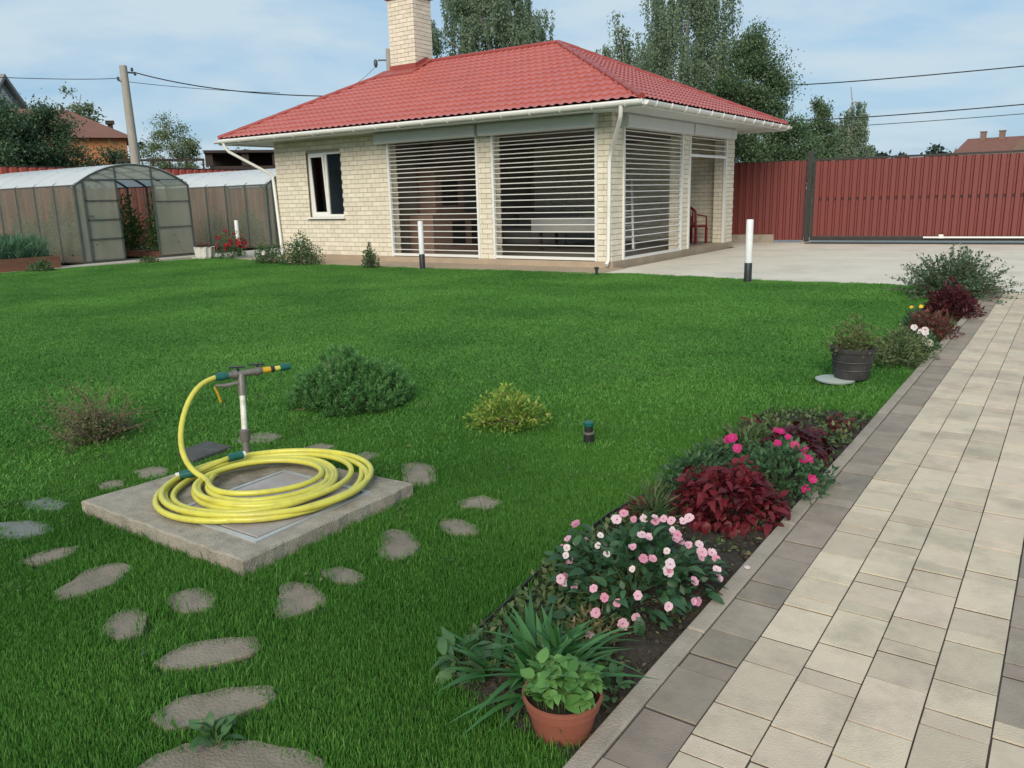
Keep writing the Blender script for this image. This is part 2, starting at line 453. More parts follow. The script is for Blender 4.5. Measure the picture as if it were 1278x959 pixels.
class MB:
    """collects shapes; build() links them as one mesh object"""

    def __init__(self):
        self.v, self.f, self.t = [], [], []

    def add(self, vs, fs, tint=0.5):
        b = len(self.v)
        self.v.extend([tuple(p) for p in vs])
        for f in fs:
            self.f.append([b + i for i in f])
            self.t.append(tint)
        return self

    def box(self, a, b, tint=0.5, mat=None):
        x0, y0, z0 = a; x1, y1, z1 = b
        vs = [(x0, y0, z0), (x1, y0, z0), (x1, y1, z0), (x0, y1, z0), (x0, y0, z1), (x1, y0, z1), (x1, y1, z1), (x0, y1, z1)]
        if mat is not None:
            vs = [tuple(mat @ Vector(p)) for p in vs]
        return self.add(vs, [(0, 3, 2, 1), (4, 5, 6, 7), (0, 1, 5, 4), (1, 2, 6, 5), (2, 3, 7, 6), (3, 0, 4, 7)], tint)

    def bar(self, p, q, w, h=None, tint=0.5, up=(0, 0, 1)):
        """square bar from p to q"""
        h = h or w
        p, q = Vector(p), Vector(q)
        d = (q - p).normalized()
        u = Vector(up)
        if abs(d.dot(u)) > .98: u = Vector((1, 0, 0))
        s = d.cross(u).normalized() * w / 2
        n = s.cross(d).normalized() * h / 2
        vs = [p - s - n, p + s - n, p + s + n, p - s + n, q - s - n, q + s - n, q + s + n, q - s + n]
        return self.add(vs, [(0, 1, 2, 3), (7, 6, 5, 4), (0, 4, 5, 1), (1, 5, 6, 2), (2, 6, 7, 3), (3, 7, 4, 0)], tint)

    def tube(self, pts, r, n=8, closed=False, caps=True):
        pts = [Vector(p) for p in pts]
        m = len(pts)
        rs = r if isinstance(r, (list, tuple)) else [r] * m
        rings = []
        prev = None
        for i, p in enumerate(pts):
            if closed:
                d = pts[(i + 1) % m] - pts[i - 1]
            else:
                d = pts[min(i + 1, m - 1)] - pts[max(i - 1, 0)]
            d.normalize()
            if prev is None:
                a = Vector((0, 0, 1)) if abs(d.z) < .9 else Vector((1, 0, 0))
                s = d.cross(a).normalized()
            else:
                s = (prev - d * prev.dot(d))
                if s.length < 1e-6: s = d.orthogonal()
                s.normalize()
            prev = s
            t = d.cross(s)
            rings.append([p + (s * math.cos(2 * PI * k / n) + t * math.sin(2 * PI * k / n)) * rs[i] for k in range(n)])
        vs = [v for rg in rings for v in rg]
        fs = []
        for i in range(m if closed else m - 1):
            j = (i + 1) % m
            for k in range(n):
                fs.append((i * n + k, i * n + (k + 1) % n, j * n + (k + 1) % n, j * n + k))
        if caps and not closed:
            fs.append(tuple(reversed(range(n))))
            fs.append(tuple((m - 1) * n + k for k in range(n)))
        return self.add(vs, fs)

    def lathe(self, prof, c=(0, 0, 0), n=24, cap0=True, cap1=True):
        vs, fs = [], []
        m = len(prof)
        for r, z in prof:
            for k in range(n):
                a = 2 * PI * k / n
                vs.append((c[0] + r * math.cos(a), c[1] + r * math.sin(a), c[2] + z))
        for i in range(m - 1):
            for k in range(n):
                fs.append((i * n + k, i * n + (k + 1) % n, (i + 1) * n + (k + 1) % n, (i + 1) * n + k))
        if cap0: fs.append(tuple(reversed(range(n))))
        if cap1: fs.append(tuple((m - 1) * n + k for k in range(n)))
        return self.add(vs, fs)

    def prism(self, poly, z0, z1, inset=0.0, drop=0.0):
        n = len(poly)
        cx = sum(p[0] for p in poly) / n; cy = sum(p[1] for p in poly) / n
        top = [(cx + (p[0] - cx) * (1 - inset), cy + (p[1] - cy) * (1 - inset), z1) for p in poly]
        mid = [(p[0], p[1], z1 - drop) for p in poly]
        bot = [(p[0], p[1], z0) for p in poly]
        vs = bot + mid + top
        fs = [tuple(range(2 * n, 3 * n)), tuple(reversed(range(n)))]
        for i in range(n):
            j = (i + 1) % n
            fs.append((i, j, n + j, n + i)); fs.append((n + i, n + j, 2 * n + j, 2 * n + i))
        return self.add(vs, fs)

    def mesh(self, name, mat, smooth=False):
        me = bpy.data.meshes.new(name)
        me.from_pydata([tuple(p) for p in self.v], [], self.f)
        me.update()
        at = me.attributes.new('tint', 'FLOAT', 'FACE')
        at.data.foreach_set('value', self.t)
        if smooth:
            me.polygons.foreach_set('use_smooth', [True] * len(me.polygons))
            try: me.set_sharp_from_angle(angle=R(38))
            except Exception: pass
        me.materials.append(MATS[mat])
        return me

    def build(self, name, mat, parent=None, smooth=False, kind=None):
        return link(name, self.mesh(name, mat, smooth), parent, kind)


def bevel_build(mb, name, mat, parent=None, w=.006, kind=None, seg=1):
    me = mb.mesh(name, mat)
    bm = bmesh.new(); bm.from_mesh(me)
    bmesh.ops.remove_doubles(bm, verts=bm.verts, dist=1e-5)
    bmesh.ops.bevel(bm, geom=bm.edges, offset=w, segments=seg, affect='EDGES', profile=.5)
    bm.to_mesh(me); bm.free()
    return link(name, me, parent, kind)


def inside(P, poly):
    """which points (n,2) lie in the polygon"""
    x, y = P[:, 0], P[:, 1]
    r = np.zeros(len(P), bool)
    n = len(poly)
    for i in range(n):
        x1, y1 = poly[i]; x2, y2 = poly[(i + 1) % n]
        if y1 == y2: continue
        c = ((y1 > y) != (y2 > y)) & (x < (x2 - x1) * (y - y1) / (y2 - y1) + x1)
        r ^= c
    return r


def unit(a):
    return a / np.maximum(np.linalg.norm(a, axis=1, keepdims=True), 1e-9)


def leaf_arrays(P, D, L, W, fold=.15, up=None, rg=rng):
    """folded diamond leaves: P base, D direction, L length, W width -> V, F (2 triangles each)"""
    n = len(P)
    D = unit(D)
    if up is None:
        up = rg.normal(size=(n, 3)) * .6 + np.array((0, 0, 1))
    S = unit(np.cross(D, up))
    Nn = np.cross(S, D)
    L = np.broadcast_to(L, n)[:, None]; W = np.broadcast_to(W, n)[:, None]
    mid = P + D * L * .45 + Nn * W * fold
    V = np.stack([P, mid + S * W / 2, P + D * L, mid - S * W / 2], 1).reshape(-1, 3)
    b = np.arange(n)[:, None] * 4
    F = np.concatenate([b + np.array([[0, 1, 2]]), b + np.array([[0, 2, 3]])], 1).reshape(-1, 3)
    return V, F


def leaf_mesh(name, P, D, L, W, mat, fold=.15, up=None, rg=rng, tint=None):
    V, F = leaf_arrays(P, D, L, W, fold, up, rg)
    t = rg.random(len(P)) if tint is None else tint
    return mesh_np(name, V, F, mat, np.repeat(t, 2))


# ------------------------------------------------------------------ ground, patio, path
YF, X0 = 13.73, -7.204             # planes of the two facades
me = mesh_np('ground', [(-900, -600, -.06), (900, -600, -.06), (900, 1500, -.06), (-900, 1500, -.06)], [[0, 1, 2, 3]], 'terrain')
link('ground', me, kind='structure')

LAWN = [(-19.75, -3.0), (-.895, -3.0), (-.895, 12.08), (-1.28, 12.08), (-1.93, 12.60), (-3.6, 12.56), (-5.37, 12.70), (-6.37, 12.90),
        (-6.9, 12.72), (-8.7, 12.62), (-12.8, 12.43), (-15.5, 12.55), (-18.75, 13.30), (-19.75, 8.3)]
mb = MB(); mb.add([(x, y, -.004) for x, y in LAWN], [tuple(range(len(LAWN)))])
mb.build('lawn', 'soil_lawn', kind='structure')

mb = MB(); mb.add([(-7.0, 12.35, .0), (8, 12.12, .0), (8, 24.5, .0), (-12, 24.5, .0), (-12, 20.0, .0), (-7.0, 20.0, .0)], [tuple(range(6))])
mb.build('patio', 'patio_concrete', kind='structure')
mb = MB()
mb.box((-17.6, 12.5, -.05), (-6.95, YF + .1, .012)); mb.box((-17.6, YF + .1, -.05), (-16.5, 21.2, .010))
mb.build('house_apron', 'apron_concrete', kind='structure')
mb = MB(); mb.box((-20.36, -3, -.05), (-19.72, 16.4, .014)); mb.box((-20.36, 16.4, -.05), (-17.62, 17.2, .010)); mb.box((-19.72, 13.2, -.05), (-17.62, 16.4, .008))
mb.build('garden_strip', 'strip_concrete', kind='structure')

PATH_Y0, PATH_Y1 = -1.5, 12.07
path = tag(link('path', mesh_np('path', [(-.893, PATH_Y0, .0205), (2.2, PATH_Y0, .0205), (2.2, PATH_Y1, .0205), (-.893, PATH_Y1, .0205)], [[0, 1, 2, 3]], 'joint_sand')), kind='structure')
PIT = .1607
PX0 = -.832


def paver_mesh(w, l, mat, seed):
    m = MB(); g, h = .0021, .0038
    m.box((-w / 2 + g, -l / 2 + h, 0), (w / 2 - g, l / 2 - h, .06))
    me = m.mesh('paver', mat)
    bm = bmesh.new(); bm.from_mesh(me)
    top = [e for e in bm.edges if all(v.co.z > .05 for v in e.verts)] + [e for e in bm.edges if abs(e.verts[0].co.z - e.verts[1].co.z) > .01]
    bmesh.ops.bevel(bm, geom=top, offset=.001, segments=1, affect='EDGES')
    rr = random.Random(seed)
    for v in bm.verts:
        if v.co.z > .05: v.co.z += rr.uniform(-.0006, .0006)
    bm.to_mesh(me); bm.free()
    return me


paver_cache = {}
cells = []          # (x centre, y centre, width, length, grey)
pr = random.Random(11)
for c in range(-1, 18):
    if c == -1:
        w, xc = .832 - .682, -.757
    else:
        w, xc = PIT, -.682 + PIT * (c + .5)
    y = PATH_Y0 - pr.random() * .2
    seq = []
    if c == -1:   # the grey border: seams read off the photograph where they can be read
        seams = [1.781, 2.011, 2.096, 2.261, 2.498, 2.577]
        k = seams[0]; back = []
        while k > PATH_Y0:
            l = pr.choice((.08, .16, .24)); back.append((k - l, k)); k -= l
        seq = back[::-1] + list(zip(seams[:-1], seams[1:]))
        k = seams[-1]
    else:
        k = y
    last = None
    while k < PATH_Y1 - .02:
        l = pr.choice([q for q in (.08, .16, .24, .08, .16, .24) if q != last]); last = l
        e = min(k + l, PATH_Y1)
        if PATH_Y1 - e < .05: e = PATH_Y1
        seq.append((k, e)); k = e
    for a, b in seq:
        grey = c == -1 or (c == 4 and (a + b) / 2 > 2.33) or c >= 17 or (c > 4 and 2.33 < (a + b) / 2 < 2.75)
        cells.append((xc, (a + b) / 2, w, round(b - a, 3), grey))
Mc = cam.matrix_world.inverted()


def shows(p):
    q = Mc @ Vector(p)
    if q.z > -.1: return 0
    fx, fy = -q.x / q.z * 1003.36, -q.y / q.z * 1003.36
    if abs(fx) > 660 or abs(fy) > 500: return 0
    return 1 / q.length


cells.sort(key=lambda q: -shows((q[0], q[1], 0)))
far = {True: MB(), False: MB()}
for i, (x, y, w, l, grey) in enumerate(cells):
    z = -.036 + pr.uniform(-.0025, .0022)
    if i < 295:
        key = (round(w, 3), l, grey)
        if key not in paver_cache:
            paver_cache[key] = paver_mesh(w, l, 'paver_grey' if grey else 'paver_cream', i)
        o = link('paver', paver_cache[key], path)
        o.location = (x, y, z)
        o.rotation_euler = (pr.uniform(-.004, .004), pr.uniform(-.004, .004), pr.uniform(-.004, .004))
    else:
        g = .0035
        far[grey].box((x - w / 2 + g, y - l / 2 + g, 0), (x + w / 2 - g, y + l / 2 - g, z + .06), tint=pr.random())
far[True].build('grey_pavers', 'paver_grey_far', path, kind='stuff')
far[False].build('cream_pavers', 'paver_cream_far', path, kind='stuff')
ky = 2.217 - 1.0 * 4
while ky < PATH_Y1 - .05:
    e = min(ky + 1.0, PATH_Y1)
    m = MB(); m.box((-.8935, ky + .002, -.05), (-.8345, e - .002, .034 + pr.uniform(-.002, .002)))
    bevel_build(m, 'kerb_stone', 'kerb_concrete', path, w=.006)
    ky = e

# ------------------------------------------------------------------ garden house
house = empty('garden_house', (-12, 17, 0), label='cream brick summer house with red metal hip roof and roll-down grille openings', cat='house')
HM = house.matrix_world
hoff = Vector((-12, 17, 0))


def hp(mb, name, mat, parent=None, smooth=False, kind=None):
    """build in world coordinates, then hang under the house"""
    if parent is None:
        mb.v = [(p[0] + 12, p[1] - 17, p[2]) for p in mb.v]
        return mb.build(name, mat, house, smooth, kind)
    mb.v = [(p[0] + 12, p[1] - 17, p[2]) for p in mb.v]
    return mb.build(name, mat, parent, smooth, kind)


XL, YB = -16.60, 20.25
FLOOR = .125
m = MB(); m.box((XL - .02, YF - .02, -.05), (X0 + .03, YB + .02, FLOOR)); hp(m, 'plinth', 'apron_concrete')
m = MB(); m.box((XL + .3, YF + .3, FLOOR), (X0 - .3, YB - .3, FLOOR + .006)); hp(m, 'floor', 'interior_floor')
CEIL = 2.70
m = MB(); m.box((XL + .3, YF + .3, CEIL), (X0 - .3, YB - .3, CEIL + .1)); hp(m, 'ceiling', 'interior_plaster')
WZ1 = 2.832
BR = []   # all bricks: (corner points, parent key)
TH = .27


def brick_face(key, o, u, n, ulen, z0, z1, holes=(), phase=0.0):
    """bricks of a wall face: o origin, u along, n outward; holes are (u0,u1,z0,z1)"""
    o, u, n = Vector(o), Vector(u), Vector(n)
    p, L, g = .1025, .26, .011
    i = 0
    z = z0
    while z < z1 - .02:
        zt = min(z + p - g, z1)
        a = -((i % 2) * L / 2 + phase) % L - L
        while a < ulen:
            b = a + L - g
            spans = [(max(a, 0), min(b, ulen))]
            for (h0, h1, hz0, hz1) in holes:
                if zt > hz0 + .02 and z < hz1 - .02:
                    ns = []
                    for s, e in spans:
                        if e <= h0 or s >= h1: ns.append((s, e))
                        else:
                            if s < h0: ns.append((s, h0))
                            if e > h1: ns.append((h1, e))
                    spans = ns
            for s, e in spans:
                if e - s > .03:
                    d = random.uniform(.010, .0145)
                    pts = []
                    for nn in (-.03, d):
                        for (uu, zc) in ((s, z), (e, z), (e, zt), (s, zt)):
                            pts.append(o + u * uu + n * nn + Vector((0, 0, zc)))
                    BR.append((pts, key))
            a += L
        z += p
        i += 1


# wall cores (mortar colour), each wall one part
walls = {}
OP = {'s1': (-12.81, -10.29), 's2': (-9.95, -7.50), 'win': (-15.47, -14.30)}
SZ0, SZ1 = .165, 2.62


def wall(key, boxes, mat='mortar'):
    m = MB()
    for a, b in boxes: m.box(a, b)
    walls[key] = hp(m, 'wall', mat)


Y1 = YF + .013
e = .0
wall('front', [((XL + .013, Y1, FLOOR), (-15.47, Y1 + TH, WZ1)), ((-15.47, Y1, FLOOR), (-14.30, Y1 + TH, 1.02)), ((-15.47, Y1, 2.53), (-14.30, Y1 + TH, WZ1)),
               ((-14.30, Y1, FLOOR), (-12.81, Y1 + TH, WZ1)), ((-12.81, Y1, 2.62), (-10.29, Y1 + TH, WZ1)), ((-10.29, Y1, FLOOR), (-9.95, Y1 + TH, WZ1)),
               ((-9.95, Y1, 2.62), (-7.50, Y1 + TH, WZ1)), ((-7.50, Y1, FLOOR), (X0 - .013, Y1 + TH, WZ1))])
XS = X0 - .013
wall('side', [((XS - TH, Y1 + TH, FLOOR), (XS, 14.17, WZ1)), ((XS - TH, 14.17, 2.62), (XS, 17.0, WZ1)), ((XS - TH, 17.0, FLOOR), (XS, 17.36, WZ1)),
              ((XS - TH, 17.36, 2.62), (XS, 19.66, WZ1)), ((XS - TH, 19.66, FLOOR), (XS, YB - .013, WZ1))])
wall('back', [((XL + .3, YB - TH, FLOOR), (XS - TH, YB - .013, WZ1))])
wall('left', [((XL + .013, Y1 + TH, FLOOR), (XL + TH, YB - .013, WZ1))])
wall('part', [((-13.25, Y1 + TH, FLOOR), (-13.1, YB - TH - .003, WZ1))], 'interior_plaster')
brick_face('front', (XL, Y1, 0), (1, 0, 0), (0, -1, 0), X0 - XL, FLOOR + .004, WZ1,
           [(OP['s1'][0] - XL, OP['s1'][1] - XL, 0, 2.62), (OP['s2'][0] - XL, OP['s2'][1] - XL, 0, 2.62), (OP['win'][0] - XL, OP['win'][1] - XL, 1.02, 2.53)])
brick_face('side', (XS, Y1, 0), (0, 1, 0), (1, 0, 0), YB - Y1, FLOOR + .004, WZ1, [(14.17 - Y1, 17.0 - Y1, 0, 2.62), (17.36 - Y1, 19.66 - Y1, 0, 2.62)], phase=.13)
# reveals of the openings and the inside of the far walls
for xx, nx in ((-12.81, 1), (-10.29, -1), (-9.95, 1), (-7.50, -1)):
    brick_face('front', (xx, Y1 + (0 if nx > 0 else TH), 0), (0, nx, 0), (nx, 0, 0), TH, FLOOR + .004, 2.6)
for yy, ny in ((14.17, 1), (17.0, -1), (17.36, 1), (19.66, -1)):
    brick_face('side', (XS - (TH if ny < 0 else 0), yy, 0), (-ny, 0, 0), (0, ny, 0), TH, FLOOR + .004, 2.6)
brick_face('back', (XS - TH, YB - TH, 0), (-1, 0, 0), (0, -1, 0), 5.5, FLOOR + .01, 2.68)
brick_face('left', (XL + .013, YB, 0), (0, -1, 0), (-1, 0, 0), YB - Y1, FLOOR + .004, WZ1)

# chimney
CX0, CX1, CY0, CY1, CZ1 = -15.25, -14.39, 16.68, 17.38, 6.37
m = MB(); m.box((CX0 + .013, CY0 + .013, 3.9), (CX1 - .013, CY1 - .013, CZ1)); walls['chim'] = hp(m, 'chimney', 'mortar')
walls['chim']['label'] = 'cream brick chimney with dark red cap'
brick_face('chim', (CX0, CY0 + .013, 0), (1, 0, 0), (0, -1, 0), CX1 - CX0, 4.45, CZ1)
brick_face('chim', (CX1 - .013, CY0 + .013, 0), (0, 1, 0), (1, 0, 0), CY1 - CY0 - .013, 4.45, CZ1, phase=.13)
brick_face('chim', (CX0 + .013, CY1, 0), (0, -1, 0), (-1, 0, 0), CY1 - CY0 - .013, 4.45, CZ1, phase=.13)
m = MB(); m.box((CX0 - .05, CY0 - .05, CZ1 + .002), (CX1 + .05, CY1 + .05, CZ1 + .05)); m.box((CX0 + .1, CY0 + .1, CZ1 + .05), (CX1 - .1, CY1 - .1, CZ1 + .22))
hp(m, 'chimney_cap', 'roof_cap', walls['chim'])


def bkey(b):
    c = sum((Vector(p) for p in b[0]), Vector()) / 8
    n = Vector(b[0][4]) - Vector(b[0][0])
    if n.dot(Vector(CAM) - c) < 0 or abs(n.y + n.x) < 0: return 1e9
    sz = (Vector(b[0][1]) - Vector(b[0][0])).length
    back = 30 if b[1] == 'back' else 0
    inner = 30 if (b[1] in ('front', 'side') and not (abs(c.y - YF) < .03 or abs(c.x - X0) < .03)) else 0
    return (c - Vector(CAM)).length - sz * 6 + back + inner


BR.sort(key=bkey)
rest = {}
BF = [(0, 3, 2, 1), (4, 5, 6, 7), (0, 1, 5, 4), (1, 2, 6, 5), (2, 3, 7, 6), (3, 0, 4, 7)]
for i, (pts, key) in enumerate(BR):
    if i < 290:
        q = MB(); q.add(pts, BF, random.random())
        hp(q, 'brick', 'brick_cream', walls[key])
    else:
        rest.setdefault(key, MB()).add(pts, BF, random.random())
for key, q in rest.items():
    hp(q, 'brickwork', 'brick_cream', walls[key], kind='stuff')

# window with one sash ajar
m = MB()
wx0, wx1, wz0, wz1 = -15.47, -14.30, 1.02, 2.53
yw = YF + .075
for a, b in (((wx0, yw, wz0), (wx0 + .06, yw + .07, wz1)), ((wx1 - .06, yw, wz0), (wx1, yw + .07, wz1)), ((wx0 + .06, yw, wz0), (wx1 - .06, yw + .07, wz0 + .06)),
             ((wx0 + .06, yw, wz1 - .06), (wx1 - .06, yw + .07, wz1)), ((-14.905, yw - .003, wz0 + .06), (-14.845, yw + .07, wz1 - .06))):
    m.box(a, b)
win = hp(m, 'window', 'white_pvc')
m = MB(); m.box((-14.845, yw + .03, wz0 + .06), (wx1 - .06, yw + .036, wz1 - .06)); hp(m, 'pane', 'pane_glass', win)
tilt = Matrix.Translation((wx0 + .06, yw + .02, wz0 + .06)) @ Matrix.Rotation(R(2.5), 4, 'X') @ Matrix.Identity(4)
m = MB(); sw, sh = .50, 1.39
for a, b in (((0, 0, 0), (.055, .05, sh)), ((sw - .055, 0, 0), (sw, .05, sh)), ((.055, 0, 0), (sw - .055, .05, .055)), ((.055, 0, sh - .055), (sw - .055, .05, sh))):
    m.box(a, b, mat=tilt)
hp(m, 'sash', 'white_pvc', win)
m = MB(); m.box((.055, .02, .055), (sw - .055, .026, sh - .055), mat=tilt); hp(m, 'pane', 'pane_glass', win)
m = MB(); m.box((wx0 - .07, YF - .07, wz0 - .045), (wx1 + .05, yw, wz0 - .004)); hp(m, 'sill', 'white_pvc', win)
m = MB(); m.box((wx0 - .2, Y1 + TH + .35, .4), (wx1 + .2, Y1 + TH + .37, 2.6)); hp(m, 'curtain', 'curtain_reflection', win)

# roller grilles
SL = [2.545, 2.455, 2.384, 2.299, 2.214, 2.129, 2.034, 1.948, 1.848, 1.75, 1.64, 1.539, 1.422, 1.306, 1.174, 1.056, .938, .82, .686, .558, .417, .282]


def grille(a, b, axis, bottom, bx0, bx1, label):
    """a..b the opening; axis 'x' on the front facade, 'y' on the side; bottom = height of the end bar"""
    def P(u, d, z):   # d outwards
        return (u, YF - d, z) if axis == 'x' else (X0 + d, u, z)

    def bx(mm, u0, u1, d0, d1, z0, z1):
        p, q = P(u0, d0, z0), P(u1, d1, z1)
        mm.box(tuple(map(min, p, q)), tuple(map(max, p, q)))
    m = MB()
    # rounded box, front edge chamfered
    sec = [(.0, 2.585), (.17, 2.585), (.20, 2.61), (.20, 2.79), (.17, 2.83), (.0, 2.83)]
    vs = [P(bx0, d, z) for d, z in sec] + [P(bx1, d, z) for d, z in sec]
    n = len(sec)
    m.add(vs, [tuple(range(n)), tuple(reversed(range(n, 2 * n)))] + [(i, (i + 1) % n, n + (i + 1) % n, n + i) for i in range(n)])
    sh = hp(m, 'roller_grille', 'box_white'); sh['label'] = label
    m = MB(); bx(m, a, a + .055, -.04, .028, FLOOR + .004, 2.585); hp(m, 'guide_rail', 'shutter_white', sh)
    m = MB(); bx(m, b - .055, b, -.04, .028, FLOOR + .004, 2.585); hp(m, 'guide_rail', 'shutter_white', sh)
    zs = SL if bottom < .5 else [2.55, 2.42, 2.31]
    for z in zs:
        m = MB()
        p, q = P(a + .05, -.004, z), P(b - .05, -.004, z)
        m.tube([p, q], .0105, 6); hp(m, 'slat', 'shutter_white', sh, smooth=True)
    m = MB(); bx(m, a + .05, b - .05, -.022, .014, bottom - .028, bottom + .028); hp(m, 'end_bar', 'shutter_white', sh)
    # the thin links between the slats
    k = int((b - a) / .36)
    m = MB()
    for i in range(1, k + 1):
        u = a + (b - a) * i / (k + 1)
        p, q = P(u - .004, -.010, bottom), P(u + .004, .002, 2.58)
        m.box(tuple(map(min, p, q)), tuple(map(max, p, q)))
    # (links are almost clear plastic and do not read in daylight)
    return sh


grille(-12.81, -10.29, 'x', .172, -13.02, -10.22, 'roll-down white grille nearest the window, closed')
grille(-9.95, -7.50, 'x', .172, -10.14, -7.48, 'closed white grille beside the corner pier')
grille(14.17, 17.0, 'y', .15, 14.0, 17.12, 'closed white grille on the patio side of the corner')
grille(17.36, 19.66, 'y', 2.17, 17.2, 19.8, 'raised white grille over the open doorway')

# roof
EX0, EX1, EY0, EY1, EZ = -17.71, -6.243, 12.965, 21.22, 2.93
RX0, RX1, RY, RZ = -14.9, -10.37, 17.09, 4.80


def slope(name, A, B, Cc, Dd):
    """embossed metal tile on the face A-B (eave) up to D-C (ridge); waves along the eave, steps up the slope"""
    A, B, Cc, Dd = map(Vector, (A, B, Cc, Dd))
    U = (B - A); UL = U.length; U.normalize()
    nrm = U.cross(Dd - A).normalized()
    Vv = nrm.cross(U)
    H = (Dd - A).dot(Vv)
    ul1, ur1 = (Dd - A).dot(U), (Cc - A).dot(U)
    row, wave, nw = .305, .185, 6
    nrow = int(math.ceil(H / row))
    us = np.arange(0, UL + wave / nw, wave / nw)
    vs_, hs_ = [], []
    for i in range(nrow):
        for fr, hh in ((0.0, .030), (.06, .031), (.55, .012), (.985, .0)):
            v = (i + fr) * row
            if v <= H: vs_.append(v); hs_.append(hh)
    vs_.append(H); hs_.append(.01)
    VV = []
    for v, h in zip(vs_, hs_):
        t = v / H
        lo, hi = ul1 * t, UL + (ur1 - UL) * t
        uu = np.clip(us, lo, hi)
        wv = .5 + .5 * np.cos(2 * PI * us / wave)
        z = h + .030 * wv ** 1.0
        p = np.array(A)[None] + uu[:, None] * np.array(U) + v * np.array(Vv) + z[:, None] * np.array(nrm)
        # the lower edge of each course scallops down with the wave
        VV.append(p)
    VV = np.array(VV)
    nr, ncn = VV.shape[:2]
    idx = np.arange(nr * ncn).reshape(nr, ncn)
    F = np.stack([idx[:-1, :-1], idx[:-1, 1:], idx[1:, 1:], idx[1:, :-1]], -1).reshape(-1, 4)
    P = VV.reshape(-1, 3)
    ar = np.linalg.norm(np.cross(P[F[:, 2]] - P[F[:, 0]], P[F[:, 3]] - P[F[:, 1]]), axis=1)
    F = F[ar > 1e-7]
    me = mesh_np(name, P - np.array(hoff), F, 'roof_metal')
    me.polygons.foreach_set('use_smooth', np.ones(len(me.polygons), bool))
    try: me.set_sharp_from_angle(angle=R(35))
    except Exception: pass
    return link(name, me, house)


a, b, c, d = (EX0, EY0, EZ), (EX1, EY0, EZ), (EX1, EY1, EZ), (EX0, EY1, EZ)
r0, r1 = (RX0, RY, RZ), (RX1, RY, RZ)
slope('roof_slope', a, b, r1, r0)
slope('roof_slope', b, c, r1, r1)
slope('roof_slope', c, d, r0, r1)
slope('roof_slope', d, a, r0, r0)
for p, q in ((r0, r1), (b, r1), (c, r1), (a, r0), (d, r0)):
    m = MB()
    p, q = Vector(p) + Vector((0, 0, .042)), Vector(q) + Vector((0, 0, .042))
    n = max(2, int((q - p).length / .5))
    for i in range(n):      # lapped lengths of half-round cap
        s, e2 = p.lerp(q, i / n), p.lerp(q, min((i + 1.06) / n, 1))
        m.tube([s, e2], [.058, .050], 10)
    hp(m, 'ridge_cap', 'roof_cap', smooth=True)
# flashing round the chimney
rs = (RZ - EZ) / (RY - EY0)
rzz = lambda y: EZ + rs * (min(y, 2 * RY - y) - EY0) + .06
m = MB()
fy = CY0 - .42
m.add([(CX0 - .3, fy, rzz(fy) + .015), (CX1 + .22, fy, rzz(fy) + .015), (CX1 + .22, CY0 + .02, rzz(CY0) + .02), (CX0 - .3, CY0 + .02, rzz(CY0) + .02),
       (CX0 - .3, fy, rzz(fy) - .05), (CX1 + .22, fy, rzz(fy) - .05), (CX1 + .22, CY0 + .02, rzz(CY0) - .05), (CX0 - .3, CY0 + .02, rzz(CY0) - .05)],
      [(0, 1, 2, 3), (0, 4, 5, 1), (1, 5, 6, 2), (3, 7, 4, 0)])
for (xa, ya, xb, yb) in ((CX0 - .015, CY0 - .012, CX1 + .015, CY0 - .012), (CX1 + .012, CY0 - .015, CX1 + .012, RY), (CX1 + .012, RY, CX1 + .012, CY1 + .1), (CX0 - .012, CY0 - .015, CX0 - .012, CY1 + .1)):
    za_, zb_ = rzz(ya), rzz(yb)
    ox = .016 if xa > -14.6 and xa == xb else (-.016 if xa == xb else 0)
    oy = -.016 if ya == yb else 0
    m.add([(xa, ya, za_ - .06), (xb, yb, zb_ - .06), (xb, yb, zb_ + .11), (xa, ya, za_ + .11), (xa + ox, ya + oy, za_ - .06), (xb + ox, yb + oy, zb_ - .06), (xb + ox, yb + oy, zb_ + .11), (xa + ox, ya + oy, za_ + .11)],
          [(0, 1, 2, 3), (4, 5, 6, 7), (3, 2, 6, 7), (0, 4, 7, 3), (1, 5, 6, 2)])
    # skirt lying on the roof beside the upstand
    if xa == xb:
        w = .22 if xa > -14.6 else -.22
        m.add([(xa, ya, za_ + .02), (xb, yb, zb_ + .02), (xb + w, yb, zb_ + .012), (xa + w, ya, za_ + .012)], [(0, 1, 2, 3)])
hp(m, 'chimney_flashing', 'roof_cap')

# soffit, fascia, gutter
m = MB(); m.box((EX0 + .03, EY0 + .03, 2.835), (EX1 - .03, EY1 - .03, 2.85)); hp(m, 'soffit', 'soffit_white')
m = MB()
for p, q in (((EX0, EY0), (EX1, EY0 + .025)), ((EX0, EY1 - .025), (EX1, EY1)), ((EX0, EY0 + .025), (EX0 + .025, EY1 - .025)), ((EX1 - .025, EY0 + .025), (EX1, EY1 - .025))):
    m.box((p[0], p[1], 2.80), (q[0], q[1], 2.935))
hp(m, 'fascia', 'white_pvc')


